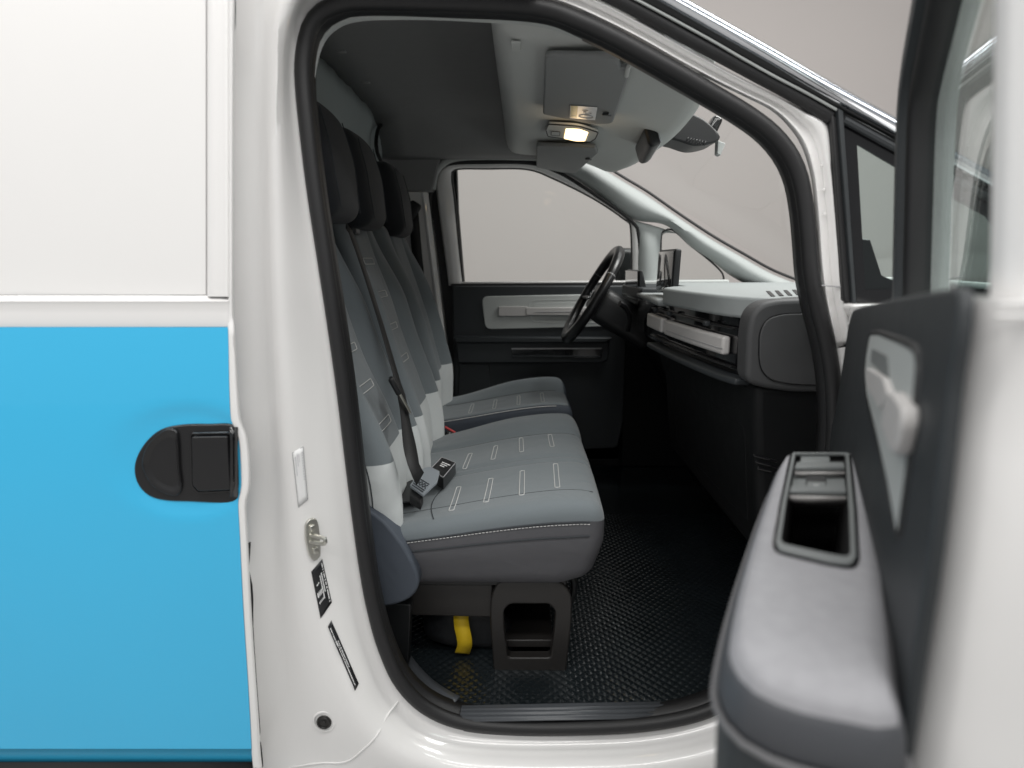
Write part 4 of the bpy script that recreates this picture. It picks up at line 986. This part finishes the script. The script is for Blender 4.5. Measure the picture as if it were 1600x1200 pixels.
FI = [(723, 446), (716, 385), (709, 310), (705, 275), (713, 263), (760, 262), (824, 263), (866, 278), (928, 309), (976, 341), (987, 356), (989, 446)]
FO = [(702, 446), (694, 385), (684, 310), (683, 282), (699, 260), (760, 256.5), (828, 258), (868, 270), (930, 302), (982, 338), (997, 362), (999, 446)]
rows = [[onY(*o, 1.64), onY(lerp(o[0], i[0], .15), lerp(o[1], i[1], .15), 1.628), onY(lerp(o[0], i[0], .6), lerp(o[1], i[1], .6), 1.630), onY(lerp(o[0], i[0], .95), lerp(o[1], i[1], .95), 1.645), onY(*i, 1.665)] for o, i in zip(FO, FI)]
loftpath('window_frame', rows, 80, WHITE, ddr, solid=.003, sharp=70)
tube('window_rubber', spl(PY(FI, 1.652), 80), .0085, SEAL, ddr, sec=8)
prism('window_glass', PY([(a, b) for a, b in FI], 1.665), (0, .004, 0), GLASS, ddr, bevel=0, smooth=False)
pY('door_skin', ((690, 447), (1010, 447), (1010, 720), (690, 720)), 1.70, .03, WHITE, .01)

# ================================================================== opened passenger door
HG = V((.565, 0, 0)); DU = V((-.34, -.77, 0)).normalized(); DN = V((-.77, .34, 0)).normalized()   # along the door, towards the cab
opd = thing('passenger_door', 'opened white passenger door with dark trim, armrest and window, close to the camera', 'door', HG + DU * .4 + V((0, 0, Z(-.9))))
def Dp(s, n, z): return HG + DU * s + DN * n + V((0, 0, Z(z)))
def onD(px, py, n=0): return onP(px, py, HG + DN * n, DN)
def sz(p): return ((p - HG).dot(DU), p.z - ZC)
# rear edge of the trim, as height -> distance along the door
RE = [sz(onD(a, b)) for a, b in ((1506, 440), (1494, 520), (1480, 600), (1464, 760), (1446, 900), (1422, 1050), (1400, 1200))]
RE = sorted([(z, s) for s, z in RE])
def s_rear(z):
    if z < RE[0][0]: return RE[0][1] + (RE[1][1] - RE[0][1]) / (RE[1][0] - RE[0][0]) * (z - RE[0][0])
    if z > RE[-1][0]: return RE[-1][1] + (RE[-1][1] - RE[-2][1]) / (RE[-1][0] - RE[-2][0]) * (z - RE[-1][0])
    return pw(RE, z)
BELT_T = [sz(onD(a, b)) for a, b in ((1334, 482), (1350, 477), (1400, 464), (1450, 452), (1506, 437))]
def z_belt(s): return pw(sorted(BELT_T), s) if s >= min(BELT_T)[0] else min(BELT_T)[1] - .05 * (min(BELT_T)[0] - s)
# white door shell, lofted over height: shut face at the rear, outer skin, hinge face
rows = []
for k in range(26):
    t = k / 25; r_ = []
    prof = [(0, .0, .06), (0, .0, .02), (1, -.045, -.004), (1, -.010, -.001), (1, .004, -.010), (1, .012, -.030), (1, .014, -.060), (1, .018, -.075), (1, .034, -.084), (1, .040, -.092), (1, .038, -.105), (1, .02, -.118), (.6, 0, -.135), (.3, 0, -.135), (0, .02, -.125), (0, .0, -.10)]
    for a, ds, n in prof:
        zt_ = z_belt(.8) if a == 1 else z_belt(.45 if a else .1)
        z = lerp(-1.0, zt_ - .004, t); sr = s_rear(z)
        r_.append(Dp(lerp(.03, sr, a) + ds, min(n, -.004), z))
    rows.append(r_)
loft('door_shell', rows, WHITE, opd, closed=True, cap=True, sharp=50)
# window frame (front upright, raked top, rear upright) and glass on a leaning plane
def e_off(z): return -.056 + .085 * (z + .08)
def Wp(s, z, n=0): return Dp(s, e_off(z) + n, z)
s_at = lambda d: (1.1 - d) / .9148
fpath = [(s_at(.80), -.12), (s_at(.80), .06), (s_at(.795), .16), (s_at(.77), .205), (s_at(.70), .25), (s_at(.60), .31), (s_at(.47), .385), (s_at(.40), .412), (s_at(.34), .42)]
P = spl([V((a, b, 0)) for a, b in fpath], 50)
def section(pts, m_, name, sect, parent=opd):
    rows = []
    for i, p in enumerate(pts):
        T_ = (pts[min(i + 1, len(pts) - 1)] - pts[max(i - 1, 0)]).normalized(); sd_ = V((-T_.y, T_.x, 0))
        rows.append([Wp(p.x + sd_.x * a, p.y + sd_.y * a, n) for a, n in sect])
    return loft(name, rows, m_, parent, closed=True, cap=True, sharp=50)
section(P, DARKTRIM, 'frame_liner', [(-.016, -.008), (-.016, .014), (-.010, .022), (.010, .022), (.016, .014), (.018, -.008)])
section(P, SEAL, 'frame_seal', [(-.034, -.012), (-.034, .008), (-.028, .014), (-.017, .014), (-.0165, -.012)])
section(P, WHITE, 'frame_skin', [(-.016, -.034), (-.016, -.0085), (.026, -.0085), (.030, -.020), (.026, -.034)])
rpath = [V((a - .014, b, 0)) for a, b in ((s_rear(-.10) + .002, -.06), (s_rear(-.03) - .002, .02), (s_rear(0) - .012, .1), (s_rear(0) - .022, .2), (s_rear(0) - .034, .3), (s_rear(0) - .05, .42))]
section(spl(rpath, 30), WHITE, 'rear_frame', [(-.014, -.02), (-.014, .012), (-.008, .026), (.008, .034), (.03, .03), (.05, .01), (.06, -.03), (.05, -.06), (.02, -.06)])
tube('upper_frame', [Wp(s_at(.36), .425), Wp(s_rear(0) - .03, .43)], .028, WHITE, opd, sec=12)
gl = [(s_at(.80), -.10), (s_at(.80), .16), (s_at(.77), .205), (s_at(.60), .31), (s_at(.40), .41), (s_rear(0) - .03, .42), (s_rear(0) + .0, -.06)]
prism('window_glass', [Wp(a, b, -.006) for a, b in gl], DN * -.004, GLASST, opd, bevel=0, smooth=False)
# dark trim panel
s_f = sz(onD(1330, 486))[0]
TP = [(1332, 484), (1350, 478), (1400, 465), (1450, 455), (1498, 447), (1493, 520), (1480, 600), (1464, 760), (1446, 900), (1422, 1050), (1396, 1240), (1300, 1240), (1286, 900), (1290, 700), (1306, 640), (1318, 560), (1326, 505)]
P = [onD(a, b, .004) for a, b in TP]
P = rnd(P, [.03, .02, .02, .02, .012] + [.02] * 12, 4)
tp = prism('trim_panel', P, DN * -.0075, DARKTRIM, opd, bevel=.003)
tube('trim_edge_seal', spl([onD(a - 2, b, -.002) for a, b in TP[5:11]], 40), .0035, SEAL, opd, sec=10)
# light grey insert with its flat scoop plate and pull handle
IN = [(1359, 521), (1372, 520), (1408, 534), (1428, 545), (1433, 562), (1427, 640), (1416, 740), (1403, 836), (1399, 834), (1386, 760), (1371, 690), (1354, 620), (1351, 590), (1353, 556)]
ino = rnd([onD(a, b, .006) for a, b in IN], .008, 3)
ins = prism('door_insert', ino, DN * -.006, GREYTRIM, opd, bevel=.003); ins['label'] = 'light grey insert'
tube('insert_reveal', [p + DN * -.002 for p in ino], .003, BLACK, opd, True, sec=6)
prism('scoop_shade_plate', rnd([onD(a, b, .0068) for a, b in ((1362, 544), (1386, 556), (1389, 592), (1380, 586), (1360, 566))], .006, 3), DN * -.002, mat('scoop_shade', (.17, .18, .178), .6, bump=(700, .15)), opd, bevel=.0008)  # flat plate; the recess shading is put into its darker colour
prism('pull_strap', rnd([onD(a, b, .011) for a, b in ((1352, 574), (1378, 590), (1386, 614), (1374, 640), (1353, 602))], .006, 3), DN * -.009, PALE, opd, bevel=.004)
prism('pull_handle', rnd([onD(a, b, .014) for a, b in ((1384, 612), (1392, 612), (1408, 634), (1407, 662), (1396, 712), (1390, 708), (1375, 668), (1379, 630))], .008, 3), DN * -.010, PALE, opd, bevel=.005)
# armrest: stacked outlines, a real pocket in its top
AZ = -.225
OUT = [(1341, 713), (1356, 770), (1372, 860), (1384, 960), (1391, 1060), (1392, 1100), (1330, 1092), (1250, 1076), (1190, 1052), (1160, 1020), (1153, 985), (1168, 900), (1190, 820), (1212, 752), (1226, 718), (1238, 711), (1290, 712)]
oo = spl([onZ(a, b, Z(AZ)) for a, b in OUT], 96, True)
PK = [(1243, 714), (1322, 713), (1328, 800), (1331, 872), (1326, 880), (1300, 876), (1222, 858), (1219, 850), (1228, 790)]
pk = rnd([onZ(a, b, Z(AZ)) for a, b in PK], .004, 3)
pc = sum(pk, V((0, 0, 0))) / len(pk)
def cast(poly, ang):
    d = V((math.cos(ang), math.sin(ang), 0)); best = None
    for i in range(len(poly)):
        a, b_ = poly[i] - pc, poly[(i + 1) % len(poly)] - pc; e_ = b_ - a; den = d.x * e_.y - d.y * e_.x
        if abs(den) < 1e-12: continue
        t = (a.x * e_.y - a.y * e_.x) / den; u = (a.x * d.y - a.y * d.x) / den
        if t > 0 and -1e-6 <= u <= 1 + 1e-6 and (best is None or t > best): best = t
    return pc + d * (best or .001)
NA = 200
angs = []
for p in oo + pk + [oo[i].lerp(oo[(i + 1) % 96], .5) for i in range(96)]:
    angs.append(math.atan2((p - pc).y, (p - pc).x))
angs = sorted(set(round(a, 5) for a in angs))
oc = [cast(oo, a) for a in angs]; pcs = [cast(pk, a) for a in angs]
c0 = sum(oc, V((0, 0, 0))) / len(oc)
def infl(pts, d):
    out = []
    n = len(pts)
    for i in range(n):
        t = (pts[(i + 1) % n] - pts[i - 1]); nn = V((t.y, -t.x, 0)).normalized(); out.append(pts[i] + nn * d)
    return out
sgn = 1 if (infl(oo, .01)[0] - pc).length > (oo[0] - pc).length else -1
sg2 = 1 if (infl(oc, .01)[0] - pc).length > (oc[0] - pc).length else -1
dz = lambda pts, z: [V((p.x, p.y, Z(z))) for p in pts]
TR = lambda p: p.z
rows = [dz(pcs, AZ + .0005)] + [dz([a.lerp(b_, t) for a, b_ in zip(pcs, oc)], AZ + .002) for t in (.08, .5)] + [dz([a.lerp(b_, .94) for a, b_ in zip(pcs, oc)], AZ + .001), dz(oc, AZ - .003), dz(infl(oc, sg2 * .0025), AZ - .0065), dz(infl(oc, sg2 * .0042), AZ - .011)]
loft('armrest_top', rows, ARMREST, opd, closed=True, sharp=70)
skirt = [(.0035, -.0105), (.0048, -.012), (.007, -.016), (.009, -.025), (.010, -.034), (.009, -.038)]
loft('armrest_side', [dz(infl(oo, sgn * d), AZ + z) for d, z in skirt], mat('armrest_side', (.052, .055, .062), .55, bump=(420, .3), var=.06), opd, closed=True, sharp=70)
tube('armrest_seam', dz(infl(oo, sgn * .0115), AZ - .040), .0022, mat('seam_grey', (.13, .13, .135), .5), opd, True, sec=8)
loft('door_bin', [dz(infl(oo, sgn * d), AZ + z) for d, z in ((.009, -.042), (.008, -.08), (.004, -.2), (-.01, -.36), (-.03, -.50))], DARKTRIM, opd, closed=True, sharp=70)
loft('armrest_pocket', [dz(pk, AZ + .0008), dz([p.lerp(pc, .06) for p in pk], AZ - .012), dz([p.lerp(pc, .10) for p in pk], AZ - .11), dz([p.lerp(pc, .98) for p in pk], AZ - .112)], mat('pocket_black', (.003, .003, .0035), .7), opd, closed=True, sharp=50)
BEZ = mat('bezel_satin', (.16, .172, .172), .4, bump=(800, .05))
po = rnd([onZ(a, b, Z(AZ + .002)) for a, b in ((1238, 711), (1326, 711), (1334, 800), (1337, 875), (1330, 888), (1300, 884), (1216, 864), (1212, 852), (1222, 790))], .005, 3)
pi_ = rnd([onZ(a, b, Z(AZ + .002)) for a, b in ((1242.5, 713), (1320.5, 713), (1326, 800), (1328.5, 869), (1323, 876), (1299, 872), (1222.5, 855), (1219.5, 848), (1228, 790))], .004, 3)
ringplate('switch_bezel', po, pi_, (0, 0, .0035), BEZ, opd, .0012)
tube('bezel_gap', [p + V((0, 0, .001)) for p in infl(po, sgn * .0015)], .0012, GLOSSB, opd, True, sec=5)
def tz(pts, z, t, name, m_, bev=.001): return prism(name, [onZ(a, b, Z(AZ + z)) for a, b in pts], (0, 0, t), m_, opd, bevel=bev)
tz(((1244, 728), (1318, 728), (1320, 737), (1241, 737)), .001, .005, 'switch_bridge', BEZ, .0015)
tz(((1236, 765), (1321, 765), (1322, 776), (1233, 774)), .001, .005, 'switch_bridge', BEZ, .0015)
loft('bridge_slope', [[onZ(a, b, Z(AZ + .002)) for a, b in ((1233, 774.5), (1322, 776.5))], [onZ(a, b, Z(AZ - .010)) for a, b in ((1240, 786), (1317, 789))]], PALE, opd, solid=.002)
loft('bridge_slope', [[onZ(a, b, Z(AZ + .002)) for a, b in ((1241, 737.5), (1320, 737.5))], [onZ(a, b, Z(AZ - .006)) for a, b in ((1246, 744), (1316, 745))]], PALE, opd, solid=.002)
tz(((1240, 744), (1319, 745), (1321, 765), (1236, 765)), -.008, .003, 'switch_plate', BEZ)
sw = tz(((1260, 747), (1290, 747.5), (1291, 763), (1258, 762.5)), -.004, .003, 'window_switch', BLACK, .0012)
tz(((1261, 756), (1290, 757), (1290.5, 763), (1260, 762)), -.001, .003, 'switch_lip', BEZ, .0012)
tz(((1251, 717), (1296, 717.5), (1297, 727), (1250, 726)), -.002, .004, 'lock_switch', BEZ, .0015)
bars('switch_mark', [[onZ(a, b, Z(AZ + .0032)) for a, b in ((1272, 722), (1281, 722), (1281, 725), (1272, 725))], [onZ(a, b, Z(AZ + .0025)) for a, b in ((1272, 757.5), (1280, 757.8), (1280, 759.5), (1272, 759.2))]], PRINT, opd)
# small pressed details on the white shut face
for (a, b, w_, h_) in ((1515, 475, .03, .004), (1520, 482, .026, .003)):
    q = Dp(s_rear(-.03) + .014, -.03, -.02 - (b - 475) * .0008)
    tube('shut_face_crease', [q + DN * .018, q - DN * .018 + V((0, 0, .002))], .0010, WHITE, opd, sec=6)
